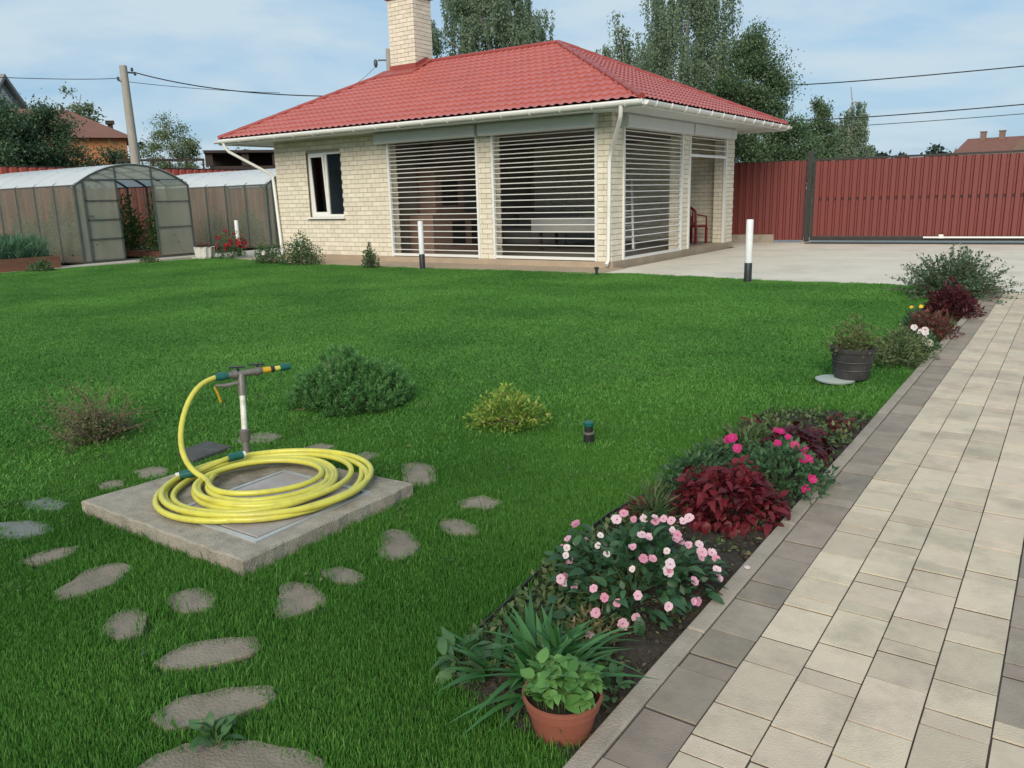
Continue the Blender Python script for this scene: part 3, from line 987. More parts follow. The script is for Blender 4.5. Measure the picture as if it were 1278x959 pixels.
def gutter(p, q, nrm):
    p, q, nrm = Vector(p), Vector(q), Vector(nrm)
    m = MB(); n = 10; vs = []
    rr = .062
    for base in (p, q):
        for ri, r_ in enumerate((rr, rr - .007)):
            for k in range(n + 1):
                an = PI * k / n
                vs.append(base + nrm * (.066 + r_ * math.cos(an)) + Vector((0, 0, -r_ * math.sin(an) * 1.05)))
    w = n + 1
    fs = []
    for k in range(n):
        fs.append((k, k + 1, 2 * w + k + 1, 2 * w + k))
        fs.append((w + k + 1, w + k, 3 * w + k, 3 * w + k + 1))
    fs.append((0, 2 * w, 3 * w, w)); fs.append((n, w + n, 3 * w + n, 2 * w + n))
    m.add(vs, fs)
    for base, o2 in ((0, 0), (2 * w, 1)):
        m.add([vs[base + k] for k in range(n + 1)], [tuple(range(n + 1))])
    g = hp(m, 'gutter', 'white_pvc', smooth=True)
    L = (q - p).length
    d = (q - p).normalized()
    k = int(L / .62)
    for i in range(k):
        s = p + d * (L * (i + .5) / k)
        b_ = MB()
        pts = [s + nrm * (.066 + .072 * math.cos(PI * j / 8)) + Vector((0, 0, -.075 * math.sin(PI * j / 8))) for j in range(9)]
        b_.tube([pts[0] + Vector((0, 0, .02))] + pts, .011, 5)
        hp(b_, 'bracket', 'white_pvc', g)
    return g


GZ = 2.895
gutter((EX0 - .05, EY0, GZ), (EX1 + .05, EY0, GZ), (0, -1, 0))
gutter((EX1, EY0 + .002, GZ), (EX1, EY1 + .05, GZ), (1, 0, 0))
m = MB(); m.tube([(-17.43, 12.90, 2.86), (-17.42, 12.91, 2.74), (-17.36, 12.98, 2.63), (-16.78, 13.54, 2.16), (-16.66, 13.66, 2.05), (-16.63, 13.655, 1.9), (-16.53, 13.655, .14), (-16.53, 13.58, .07)], .037, 12)
hp(m, 'downpipe', 'white_pvc', smooth=True)
m = MB(); m.tube([(-6.60, 12.90, 2.86), (-6.61, 12.91, 2.70), (-6.66, 12.98, 2.62), (-7.10, 13.56, 2.22), (-7.20, 13.655, 2.08), (-7.22, 13.66, 1.95), (-7.24, 13.655, .16), (-7.235, 13.57, .08)], .037, 12)
hp(m, 'downpipe', 'white_pvc', smooth=True)

# inside the house: what shows between the slats
stove = empty('brick_stove', (-12.7, 15.6, FLOOR), label='brown brick stove with dark firebox inside the summer house behind the grille near the window', cat='stove')
m = MB(); m.box((-.38, -.95, .006), (.35, 1.15, .88)); m.box((-.38, -.55, .88), (.12, .55, 2.0)); m.box((-.38, -.35, 2.0), (-.02, .35, 2.57)); m.build('body', 'stove_brick', stove)
m = MB(); m.box((.352, -.25, .15), (.36, .25, .72)); m.build('firebox', 'black_iron', stove)
m = MB(); m.box((.352, .5, .12), (.36, .85, .72)); m.build('niche', 'black_iron', stove)
m = MB(); m.box((.122, -.3, 1.1), (.13, .3, 1.7)); m.build('oven_door', 'black_iron', stove)
table = empty('dining_table', (-9.6, 16.6, FLOOR), label='long table under a pale cloth behind the grille beside the corner pier', cat='table')
for x, y in ((-.8, -.35), (.8, -.35), (-.8, .35), (.8, .35)):
    m = MB(); m.box((x - .03, y - .03, .006), (x + .03, y + .03, .70)); m.build('leg', 'timber_dark', table)
m = MB(); m.box((-.95, -.45, .70), (.95, .45, .74)); m.build('tabletop', 'timber_dark', table)
m = MB(); m.box((-.98, -.48, .742), (.98, .48, .748)); m.box((-.98, -.485, .42), (.98, -.48, .748)); m.box((.98, -.48, .46), (.985, .48, .748)); m.build('tablecloth', 'cloth_pale', table)
sofa = empty('sofa', (-11.9, 18.6, FLOOR), label='grey low sofa against the back of the room inside the summer house', cat='sofa')
m = MB(); m.box((-1.0, -.4, .006), (1.0, .4, .42)); bevel_build(m, 'seat', 'sofa_grey', sofa, .04, seg=2)
m = MB(); m.box((-1.0, .402, .006), (1.0, .62, .85)); bevel_build(m, 'backrest', 'sofa_grey', sofa, .05, seg=2)
for s in (-1, 1):
    m = MB(); m.box((s * 1.09 - .085, -.4, .006), (s * 1.09 + .085, .62, .6)); bevel_build(m, 'armrest', 'sofa_grey', sofa, .04, seg=2)
chair = empty('chair', (-7.83, 19.25, FLOOR), R(165), label='dark red armchair with beige cushion seen through the open doorway', cat='chair')
m = MB(); m.box((-.25, -.24, .40), (.25, .24, .45)); bevel_build(m, 'seat', 'chair_red', chair, .012)
m = MB(); m.box((-.22, -.21, .452), (.22, .20, .52)); bevel_build(m, 'cushion', 'cushion_beige', chair, .025, seg=2)
for x in (-.23, .23):
    for y in (-.21, .21):
        m = MB(); m.bar((x, y, .0), (x, y, .40), .05); m.build('leg', 'chair_red', chair)
    m = MB(); m.tube([(x, .22, .40), (x, .25, .72), (x, .10, .70), (x, -.2, .66), (x, -.21, .40)], .022, 8); m.build('armrest', 'chair_red', chair, True)
m = MB()
arc = [(-.24 + .48 * i / 8, .26, .80 + .10 * math.sin(PI * i / 8)) for i in range(9)]
m.tube([(-.24, .23, .42)] + arc + [(.24, .23, .42)], .03, 8)
for i in range(1, 6): m.bar((-.24 + .08 * i, .24, .42), (-.24 + .08 * i, .26, .84 + .06 * math.sin(PI * i / 6)), .035, .02)
m.build('backrest', 'chair_red', chair, True)
lad = empty('stepladder', (-8.75, 17.3, FLOOR), R(20), label='aluminium stepladder standing open behind the patio-side grille', cat='ladder')
for s in (-1, 1):
    m = MB(); m.bar((s * .25, -.35, .006), (s * .16, .0, 1.6), .05, .025); m.build('rail', 'aluminium', lad)
    m = MB(); m.bar((s * .22, .45, .006), (s * .15, .03, 1.55), .035, .02); m.build('strut', 'aluminium', lad)
for i in range(1, 6):
    t = i / 6
    m = MB(); w = .25 - .09 * t; m.box((-w, -.35 + .35 * t - .04, 1.6 * t - .012), (w, -.35 + .35 * t + .04, 1.6 * t + .012)); m.build('step', 'aluminium', lad)
lamp = empty('wall_lamp', (-7.9, 19.9, 2.2), label='small brass wall lamp inside above the open doorway', cat='lamp')
m = MB(); m.lathe([(.03, -.05), (.09, .0), (.05, .10)], n=12); m.build('lamp_shade', 'brass_lamp', lamp, True)
m = MB(); m.bar((0, .04, .05), (0, .13, .05), .025); m.build('bracket', 'brass_lamp', lamp)


# ------------------------------------------------------------------ fences and gate
def corrugated(L, h, pitch=.175, depth=.042):
    """trapezoid sheet metal in local x (0..L), z (0..h), facing -y"""
    xs, ys = [], []
    x = 0.0
    while x < L:
        for fx, yy in ((0, 0), (.55, 0), (.66, depth), (.89, depth)):
            if x + fx * pitch <= L: xs.append(x + fx * pitch); ys.append(yy)
        x += pitch
    vs = [(x, y, z) for z in (0, h) for x, y in zip(xs, ys)]
    vs += [(x, y + .004, z) for z in (0, h) for x, y in zip(xs, ys)]
    n = len(xs)
    fs = []
    for i in range(n - 1):
        fs.append((i, i + 1, n + i + 1, n + i)); fs.append((2 * n + i + 1, 2 * n + i, 3 * n + i, 3 * n + i + 1))
        fs.append((n + i, n + i + 1, 3 * n + i + 1, 3 * n + i))
    return vs, fs


gang = math.atan2(22.259 - 21.745, 4.70)
fence = empty('metal_fence', (-12.4, 20.93, 0), math.atan2(21.70 - 21.43, 1.70), label='short dark red corrugated fence between the house corner and the sliding gate', cat='fence')
m = MB(); v, f = corrugated(6.62, 2.02); m.add([(p[0], p[1], p[2] + .07) for p in v], f); m.build('sheet', 'fence_red', fence)
m = MB(); m.bar((0, .06, 2.09), (6.62, .06, 2.09), .05, .03); m.build('rail', 'gate_frame', fence)
m = MB(); m.box((4.6, -.05, 0), (5.85, .02, .22)); m.build('footing', 'kerb_concrete', fence)
gate = empty('sliding_gate', (-5.66, 21.72, 0), gang, label='wide dark red corrugated sliding gate with black frame across the patio', cat='gate')
GL = 7.2
m = MB(); v, f = corrugated(GL - .12, 1.86); m.add([(p[0] + .06, p[1] - .03, p[2] + .19) for p in v], f); m.build('sheet', 'fence_red', gate)
m = MB()
m.box((.0, -.035, .08), (GL, .045, .175)); m.box((0, -.02, 2.06), (GL, .04, 2.11)); m.box((0, -.02, .18), (.06, .04, 2.055)); m.box((GL - .06, -.02, .18), (GL, .04, 2.055)); m.box((.062, .012, 1.1), (GL - .062, .04, 1.15))
m.build('frame', 'gate_frame', gate)
m = MB(); m.box((-.14, -.06, 0), (-.03, .06, 2.32)); m.build('post', 'gate_frame', gate)
m = MB(); m.box((-.20, -.12, 0), (.04, .0, .05)); m.build('post_base', 'kerb_concrete', gate)
m = MB(); m.tube([(2.62, -.10, .16), (7.0, -.10, .16)], .022, 8); m.box((2.95, -.13, .14), (3.05, -.07, .23)); m.build('drive_rail', 'white_pvc', gate)
m = MB(); m.box((-.1, -.15, 0), (GL + .3, .10, .03)); m.build('track', 'gate_frame', gate)
m = MB()
x = .06 + .175 * .775
while x < GL - .1:
    m.box((x - .02, -.005, 1.085), (x + .02, .004, 1.125)); x += .175
m.build('mark_row', 'gate_frame', gate, kind='stuff')  # small dark marks, one per rib, along mid height

lf = empty('boundary_fence', (-28, -2, 0), R(90), label='long red sheet fence behind both greenhouses', cat='fence')
m = MB(); v, f = corrugated(32, 2.70, .3, .03); m.add(v, f); m.build('sheet', 'fence_left_red', lf)
m = MB(); m.bar((0, .03, 2.72), (32, .03, 2.72), .05, .04); m.build('rail', 'gate_frame', lf)
for i in range(11):
    m = MB(); m.box((i * 3.1, .04, 0), (i * 3.1 + .07, .1, 2.7)); m.build('post', 'gate_frame', lf)


# ------------------------------------------------------------------ greenhouses
def greenhouse(x, y0, y1, label):
    gh = empty('greenhouse', (x, (y0 + y1) / 2, 0), label=label, cat='greenhouse', group='polycarbonate greenhouses by the fence')
    hw = (y1 - y0) / 2
    L, ze, zp = 6.0, 1.93, 2.46
    rise = zp - ze
    rad = (hw * hw + rise * rise) / (2 * rise)
    arcp = lambda t: ((t * 2 - 1) * hw, zp - rad + math.sqrt(rad * rad - ((t * 2 - 1) * hw) ** 2))
    # side sheets, six a side
    for s in (-1, 1):
        for i in range(6):
            m = MB(); xa, xb = -L * i / 6 - .02, -L * (i + 1) / 6 + .02
            ya = s * (hw - .004)
            m.box((xb, min(ya, ya - s * .008), .06), (xa, max(ya, ya - s * .008), ze - .01))
            m.build('side_panel', 'poly_wall', gh)
    # roof sheets, three lengths
    for i in range(3):
        xa, xb = -L * i / 3 + (.04 if i == 0 else 0), -L * (i + 1) / 3 + .006
        n = 16
        vs, fs = [], []
        for k in range(n + 1):
            y, z = arcp(k / n)
            for dz in (.012, .004):
                vs += [(xa, y, z + dz), (xb, y, z + dz)]
        for k in range(n):
            o = k * 4; q = o + 4
            fs += [(o, o + 1, q + 1, q), (o + 2, q + 2, q + 3, o + 3), (o, q, q + 2, o + 2), (o + 1, o + 3, q + 3, q + 1)]
        m = MB(); m.add(vs, fs); m.build('roof_sheet', 'poly_sky_white', gh, True)
    # ribs
    for i in range(7):
        xx = -L * i / 6
        m = MB()
        pts = [(xx, -hw + .02, .0), (xx, -hw + .02, ze)] + [(xx, arcp(k / 14)[0] * .988, arcp(k / 14)[1] - .012) for k in range(1, 14)] + [(xx, hw - .02, ze), (xx, hw - .02, .0)]
        for p, q in zip(pts[:-1], pts[1:]): m.bar(p, q, .055, .05)
        m.build('rib', 'gh_steel', gh)
    for y, z in ((-hw + .015, .04), (hw - .015, .04), (-hw + .015, ze), (hw - .015, ze), (0, zp - .02), (-hw * .5, arcp(.25)[1] - .02), (hw * .5, arcp(.75)[1] - .02)):
        m = MB(); m.bar((0, y, z), (-L, y, z), .03); m.build('long_rail', 'gh_steel', gh)
    # gable at local x = 0, bays: narrow - door leaf - opening - leaf
    b1, b2, b3 = -hw + .22, -.50, .50
    top = lambda y: zp - rad + math.sqrt(rad * rad - y * y)
    m = MB()
    zt = 2.07
    for y in (b1, b2, b3): m.bar((.02, y, 0), (.02, y, top(y) - .01), .035)
    m.bar((.02, -hw, zt - .09), (.02, b2, zt - .0), .03) if False else None
    m.bar((.02, b1, zt), (.02, hw - .16, zt), .03)
    m.bar((.02, -hw, .03), (.02, hw, .03), .04)
    m.build('gable_frame', 'gh_steel', gh)

    def gpan(y0_, y1_, za_, zb_=None):
        n = 6; vs = []
        for xx in (.012, .004):
            ys = [y0_ + (y1_ - y0_) * k / n for k in range(n + 1)]
            vs += [(xx, y, za_) for y in ys] + [(xx, y, zb_ if zb_ is not None else top(y) - .02) for y in ys]
        w = n + 1
        fs = [(k, k + 1, w + k + 1, w + k) for k in range(n)] + [(2 * w + k + 1, 2 * w + k, 3 * w + k, 3 * w + k + 1) for k in range(n)] + [(w + k, w + k + 1, 3 * w + k + 1, 3 * w + k) for k in range(n)]
        mm = MB(); mm.add(vs, fs); return mm
    gpan(-hw + .02, b1 - .02, .06).build('gable_pane', 'poly_gable', gh)
    gpan(b1 + .02, b2 - .02, zt + .02).build('gable_pane', 'poly_gable', gh)
    gpan(b2 + .02, b3 - .02, zt + .02).build('gable_pane', 'poly_gable', gh)
    gpan(b3 + .02, hw - .16, zt + .02).build('gable_pane', 'poly_gable', gh)
    zs = [.06, .60, 1.08, 1.55, zt - .02]
    d = hp0 = MB()
    for za_, zb_ in zip(zs[:-1], zs[1:]): d.bar((.035, b1, zb_), (.035, b2, zb_), .035)
    for y in (b1 + .02, b2 - .02): d.bar((.035, y, .06), (.035, y, zt - .02), .035)
    d.bar((.035, b1, .07), (.035, b2, .07), .035)
    door = d.build('door', 'gh_steel', gh)
    for za_, zb_ in zip(zs[:-1], zs[1:]):
        q = MB(); q.box((.024, b1 + .04, za_ + .02), (.032, b2 - .04, zb_ - .02)); q.build('pane', 'poly_gable', door)
    q = MB(); q.bar((.06, b1 + .06, 1.18), (.06, b1 + .16, 1.18), .025); q.build('handle', 'gh_steel', door)
    zs2 = [.06, .82, 1.50, zt - .02]
    for zb_ in zs2[1:-1]:
        q = MB(); q.bar((.02, b3, zb_), (.02, hw - .04, zb_), .026); q.build('cross_bar', 'gh_steel', gh)
    for za_, zb_ in zip(zs2[:-1], zs2[1:]):
        gpan(b3 + .02, hw - .03, za_ + .015, zb_ - .015).build('gable_pane', 'poly_gable', gh)
    # far gable, closed
    q = gpan(-hw + .02, hw - .02, .06); q.v = [(p[0] - L - .012, p[1], p[2]) for p in q.v]; q.build('gable_pane', 'poly_wall', gh)
    m = MB(); m.box((-L + .1, -hw + .1, .0), (-.12, -hw + .95, .16)); m.build('bed_board', 'wood_bed', gh)
    m = MB(); m.box((-L + .1, hw - .95, .0), (-.12, hw - .1, .16)); m.build('bed_board', 'wood_bed', gh)
    return gh


greenhouse(-20.42, 10.63, 13.81, 'arched greenhouse with open gable door beside the onion bed')
greenhouse(-20.42, 16.45, 19.60, 'arched greenhouse half hidden behind the summer house corner')


# ------------------------------------------------------------------ plants: generators
def foliage_points(n, rx, ry, h, rg, shell=.5, base=.0):
    """points through a dome, denser near its skin; with outward directions"""
    d = unit(rg.normal(size=(n, 3)))
    d[:, 2] = np.abs(d[:, 2])
    rr = shell + (1 - shell) * rg.random(n) ** .6
    lump = 1 + .18 * np.sin(d[:, 0] * 5.1 + rg.random() * 6) * np.cos(d[:, 1] * 4.3 + rg.random() * 6) + .10 * np.sin(d[:, 2] * 9 + d[:, 0] * 7)
    P = d * rr[:, None] * lump[:, None] * np.array((rx, ry, h - base))
    P[:, 2] += base
    return P, d


def bush(name, label, cat, loc, rx, ry, h, n, ls, lw, mat, seed, stems=14, stem_mat='twig_brown', group=None, shell=.35, spread=.8, base=.02, droop=0.0, stem_r=.004):
    rg = np.random.default_rng(seed)
    root = empty(name, loc, label=label, cat=cat, group=group)
    P, d = foliage_points(n, rx, ry, h, rg, shell, base)
    D = d + rg.normal(size=(n, 3)) * spread + np.array((0, 0, .25 - droop))
    L = ls * rg.uniform(.6, 1.25, n)
    link('foliage', leaf_mesh('foliage', P, D, L, L * lw, mat, rg=rg), root)
    m = MB()
    for k in range(stems):
        q = P[rg.integers(n)]
        m.tube([(q[0] * .08, q[1] * .08, 0), (q[0] * .45, q[1] * .45, q[2] * .55), tuple(q)], [stem_r, stem_r * .7, stem_r * .3], 5)
    if stems: m.build('stem', stem_mat, root)
    return root, rg


def single_leaf(L, W, bend=.3, fold=.2, seg=4, wav=0.0, tip=.9):
    """one curved leaf growing along +x, as a mesh of seg*4 triangles"""
    vs, fs = [], []
    for i in range(seg + 1):
        t = i / seg
        w = W / 2 * (math.sin(PI * min(1, .08 + t * .92) ** tip) if i < seg else .02)
        z = -bend * L * t * t
        x = L * t * (1 - .15 * bend * t)
        j = wav * W * math.sin(t * 11)
        vs += [(x, w, z + fold * w + j), (x, 0, z), (x, -w, z + fold * w - j)]
    for i in range(seg):
        o = i * 3
        fs += [(o, o + 1, o + 4, o + 3), (o + 1, o + 2, o + 5, o + 4)]
    return vs, fs


def leaf_variants(name, mat, specs):
    r_ = []
    for s in specs:
        m = MB(); v, f = single_leaf(**s); m.add(v, f); r_.append(m.mesh(name, mat, True))
    return r_


def orient(d, roll=0.0):
    """rotation taking +x to d with +z kept up"""
    d = Vector(d).normalized()
    up = Vector((0, 0, 1)) if abs(d.z) < .97 else Vector((0, 1, 0))
    y = up.cross(d).normalized()
    z = d.cross(y)
    m = Matrix((d, y, z)).transposed().to_4x4()
    return (m @ Matrix.Rotation(roll, 4, 'X')).to_euler()


def put_leaves(root, meshes, P, D, S, rr, name='leaf'):
    for p, d, s in zip(P, D, S):
        o = link(name, rr.choice(meshes), root)
        o.location = tuple(p)
        o.rotation_euler = orient(d, rr.uniform(-.5, .5))
        o.scale = (s, s, s)


def flower_mesh(name, mat, npet, r, cup=.25, pw=1.0, eye='petal_eye'):
    m = MB()
    fr = random.Random(int(r * 1e5) + npet)
    for k in range(npet):
        a = 2 * PI * k / npet + fr.uniform(-.15, .15)
        ca, sa = math.cos(a), math.sin(a)
        q = r * fr.uniform(.82, 1.12); c_ = cup * fr.uniform(.4, 1.6)
        w = q * .78 * pw * fr.uniform(.85, 1.12)
        pts = [(.0, 0, 0), (.42 * q, -w * .72, c_ * .30 * q), (.90 * q, -w * .52, c_ * q), (.97 * q, 0, c_ * .80 * q), (.93 * q, w * .48, c_ * 1.05 * q), (.45 * q, w * .75, c_ * .35 * q)]
        zz_ = .0025 * (k % 2)
        m.add([(x * ca - y * sa, x * sa + y * ca, z + zz_) for x, y, z in pts], [(0, 1, 2, 3), (0, 3, 4, 5)])
    n0 = len(m.f)
    m.add([(r * .16 * math.cos(2 * PI * k / 6), r * .16 * math.sin(2 * PI * k / 6), .0035) for k in range(6)] + [(0, 0, .006)], [(k, (k + 1) % 6, 6) for k in range(6)])
    me = m.mesh(name, mat, True)
    me.materials.append(MATS[eye])
    for p in me.polygons[n0:]: p.material_index = 1
    return me


# ------------------------------------------------------------------ trees
def tree(label, x, y, h, crown, n, ls, mat, seed, trunk_r=.16, bark='bark_birch', style='round', name='birch_tree', cat='tree', group=None, z0=.12, nb=16, top=.95, clumps=90, csz=.42):
    """crown: list of (height, radius) pairs in metres; leaves sit in clumps spread through it"""
    rg = np.random.default_rng(seed)
    root = empty(name, (x, y, 0), label=label, cat=cat, group=group)
    zs = np.array([c[0] for c in crown]); rs_ = np.array([c[1] for c in crown])
    rad = lambda z: np.interp(z, zs, rs_)
    # trunk
    m = MB()
    k = 9
    wob = rg.normal(size=(k, 2)) * .05
    pts = [(wob[i, 0] * i * .5, wob[i, 1] * i * .5, h * top * i / (k - 1)) for i in range(k)]
    m.tube(pts, [trunk_r * (1 - .9 * i / (k - 1)) + .01 for i in range(k)], 7)
    tr = m.build('trunk', bark, root, True)
    # clump centres
    zc = rg.uniform(zs[0], zs[-1], clumps * 4)
    w = rad(zc) ** 1.6 + .02
    zc = rg.choice(zc, clumps, p=w / w.sum())
    an = rg.uniform(0, 2 * PI, clumps)
    rr_ = rad(zc) * rg.uniform(.15, 1.0, clumps) ** .55 * rg.uniform(.78, 1.12, clumps)
    C = np.stack([rr_ * np.cos(an), rr_ * np.sin(an), zc], 1)
    m = MB()
    for i in rg.choice(clumps, min(nb, clumps), replace=False):
        c = C[i]
        zb = max(zs[0] * .6, c[2] - rr_[i] * rg.uniform(.5, 1.1))
        f = zb / h
        p0 = np.array([np.interp(zb, [q[2] for q in pts], [q[0] for q in pts]), np.interp(zb, [q[2] for q in pts], [q[1] for q in pts]), zb])
        md = (p0 + c) / 2 + np.array((0, 0, .15))
        m.tube([tuple(p0), tuple(md), tuple(c)], [trunk_r * .32 * (1 - f * .6), trunk_r * .2, trunk_r * .06], 5)
    m.build('limb', bark, root)
    per = rg.integers(0, clumps, n)
    sz = csz * rg.uniform(.6, 1.4, clumps)
    off = rg.normal(size=(n, 3)) * sz[per][:, None] * .5
    if style == 'droop':
        st = rg.integers(0, 7, n)
        ga = rg.uniform(0, 2 * PI, (clumps, 7)); gr = rg.uniform(.1, 1, (clumps, 7))
        hang = rg.random(n) * rg.uniform(.8, 2.0)
        off = np.stack([np.cos(ga[per, st]) * gr[per, st] * sz[per] * .8, np.sin(ga[per, st]) * gr[per, st] * sz[per] * .8, -hang], 1) + rg.normal(size=(n, 3)) * .05
        D = rg.normal(size=(n, 3)) * .5 + np.array((0, 0, -.8))
    elif style == 'spruce':
        D = np.stack([np.cos(an[per]), np.sin(an[per]), -.35 * np.ones(n)], 1) + rg.normal(size=(n, 3)) * .35
        off[:, 2] *= .4
    else:
        off[:, 2] *= .75
        D = rg.normal(size=(n, 3)) + np.array((0, 0, .1))
    P = C[per] + off
    L = ls * rg.uniform(.6, 1.35, n)
    tint = np.clip(rg.random(clumps)[per] * .55 + rg.random(n) * .45, 0, 1)
    link('crown', leaf_mesh('crown', P, D, L, L * .62, mat, rg=rg, tint=tint), root)
    return root


TG = 'birches beyond the fence'
tree('large weeping birch behind the roof ridge next to the chimney', -23.4, 32.3, 13.5, [(3.5, 1.6), (5.5, 2.8), (8, 3.1), (10.5, 2.5), (13.4, .5)], 95000, .115, 'leaf_birch', 21, .22, style='droop', group=TG, clumps=260, csz=.7, nb=26)
tree('narrow pointed birch above the right roof hip', -20.6, 39.9, 10.6, [(4, 1.2), (6.5, 1.35), (8.5, 1.15), (10.5, .15)], 18000, .125, 'leaf_birch', 22, .13, style='droop', group=TG, clumps=55, csz=.5)
tree('small thin birch between the narrow birch and the tallest birch', -19.3, 40.6, 8.6, [(4, .8), (6.5, .95), (8.6, .2)], 7000, .12, 'leaf_birch', 23, .10, style='droop', group=TG, clumps=30, csz=.4)
tree('tallest full birch in the middle of the trees behind the house', -16.3, 38.6, 13.2, [(2.2, 1.8), (5, 2.5), (8, 2.4), (11, 2.0), (13.2, .6)], 100000, .115, 'leaf_birch', 24, .22, style='droop', group=TG, clumps=260, csz=.65, nb=24)
tree('broad dark leafy tree at the right end of the house roof', -12.9, 38.0, 8.5, [(1.6, 1.4), (3.5, 1.8), (6, 1.65), (8.4, .45)], 56000, .11, 'leaf_mid', 25, .18, 'bark_dark', name='leafy_tree', clumps=170, csz=.55)
tree('low dark green tree filling the gap above the fence beside the house', -10.9, 37.2, 4.2, [(.8, .9), (2.3, 1.5), (4.2, .4)], 26000, .11, 'leaf_mid', 26, .12, 'bark_dark', name='leafy_tree', clumps=60, csz=.5)
tree('dense dark tree low behind the house eave', -13.7, 36.0, 4.8, [(.8, 1.1), (2.5, 1.7), (4.8, .4)], 24000, .115, 'leaf_dark', 27, .12, 'bark_dark', name='leafy_tree', clumps=60, csz=.55)
tree('slim dark birch left of the pale trunked birch above the gate', -12.45, 48.2, 6.1, [(1.4, .8), (3.2, 1.05), (4.8, .75), (6.0, .15)], 17000, .125, 'leaf_mid', 28, .10, 'bark_dark', name='leafy_tree', clumps=60, csz=.42)
tree('pale trunked birch standing alone above the gate post', -11.9, 53.6, 7.6, [(1.6, 1.0), (3.5, 1.35), (5.6, 1.1), (7.5, .15)], 24000, .13, 'leaf_birch', 29, .15, style='droop', group=TG, clumps=70, csz=.45)
tree('far small birch just over the orange house roof', -57.1, 30.7, 9.4, [(5.5, 1.2), (7.5, 1.5), (9.3, .3)], 3500, .2, 'leaf_birch_pale', 30, .14, group=TG, clumps=45, csz=.5)
tree('young pale green birch to the right of the utility pole', -40.0, 26.4, 6.0, [(1.4, 1.0), (3.4, 1.75), (4.8, 1.3), (5.9, .3)], 16000, .10, 'leaf_birch_pale', 31, .09, group=TG, clumps=80, csz=.45)
tree('small dark fir tip next to the utility pole', -51.2, 31.3, 5.6, [(.8, 1.0), (3, .75), (5.5, .05)], 3000, .2, 'leaf_spruce', 32, .1, 'bark_dark', 'spruce', name='fir_tree', clumps=70, csz=.3)
tree('pale green bush tree right of the young birch above the dark shed', -36.2, 28.0, 4.3, [(.8, .9), (2.6, 1.3), (4.2, .4)], 3500, .14, 'leaf_rose', 36, .09, 'bark_dark', name='leafy_tree', clumps=40, csz=.45)
DG = 'dark trees behind the left fence'
tree('dense dark green tree at the left edge behind the red fence', -37.9, 16.5, 6.1, [(.6, 1.7), (2.5, 2.4), (4.6, 2.1), (6.1, .7)], 50000, .12, 'leaf_dark', 33, .16, 'bark_dark', name='leafy_tree', clumps=110, csz=.6, group=DG)
tree('dense dark green tree in the middle of the clump behind the red fence', -37.3, 18.5, 5.6, [(.6, 1.4), (2.5, 1.9), (4.2, 1.5), (5.6, .4)], 46000, .12, 'leaf_dark', 34, .16, 'bark_dark', name='leafy_tree', clumps=100, csz=.6, group=DG)
tree('lower dark tree in front of the orange house wall', -36.3, 20.9, 3.7, [(.6, .9), (2.0, 1.15), (3.7, .4)], 26000, .115, 'leaf_dark', 35, .12, 'bark_dark', name='leafy_tree', clumps=70, csz=.5, group=DG)
# far pines beyond the gate, one mass
rg = np.random.default_rng(77)
n = 9000
u = rg.uniform(0, 1, n)
hx = -30 + 24 * u
top_ = 4.9 + 1.2 * np.sin(hx * 1.3) * np.sin(hx * .53 + 1) + .5 * np.sin(hx * 3.1)
top_ = np.clip(top_, 3.6, 6.4)
P = np.stack([hx, 118 + rg.normal(size=n) * 2.5, top_ * rg.random(n) ** .5], 1)
D = rg.normal(size=(n, 3))
o = link('treeline', leaf_mesh('treeline', P, D, .55 * rg.uniform(.6, 1.4, n), .38, 'pine_far', rg=rg), kind='stuff')


# ------------------------------------------------------------------ neighbours
def face_box(mb, a, b): mb.box(a, b)


oh = empty('orange_house', (-51.4, 25.7, 0), R(60), label='orange house with brown tiled hip roof behind the dark trees', cat='house')
m = MB(); m.box((-4.2, -3.0, 0), (4.2, 3.0, 5.35)); m.build('wall', 'orange_wall', oh)
m = MB()
vs = [(-4.7, -3.5, 5.3), (4.7, -3.5, 5.3), (4.7, 3.5, 5.3), (-4.7, 3.5, 5.3), (-1.6, 0, 7.15), (1.2, 0, 7.15)]
m.add(vs, [(0, 1, 5, 4), (1, 2, 5), (2, 3, 4, 5), (3, 0, 4), (3, 2, 1, 0)]); rf = m.build('roof', 'tile_brown', oh)
m = MB(); m.box((3.3, -1.2, 5.6), (3.6, -.9, 6.25)); m.box((3.2, -1.3, 6.25), (3.7, -.8, 6.45)); m.build('chimney', 'timber_dark', rf)
m = MB(); m.box((.9, -.6, 6.3), (1.05, -.45, 7.35)); m.build('vent_pipe', 'timber_dark', rf)
for x in (-2.5, 0, 2.5):
    m = MB(); m.box((x - .5, -3.05, 2.2), (x + .5, -3.005, 3.7)); m.build('window', 'window_dark', oh)
m = MB(); m.box((4.205, -1.2, 2.2), (4.25, -.2, 3.7)); m.build('window', 'window_dark', oh)

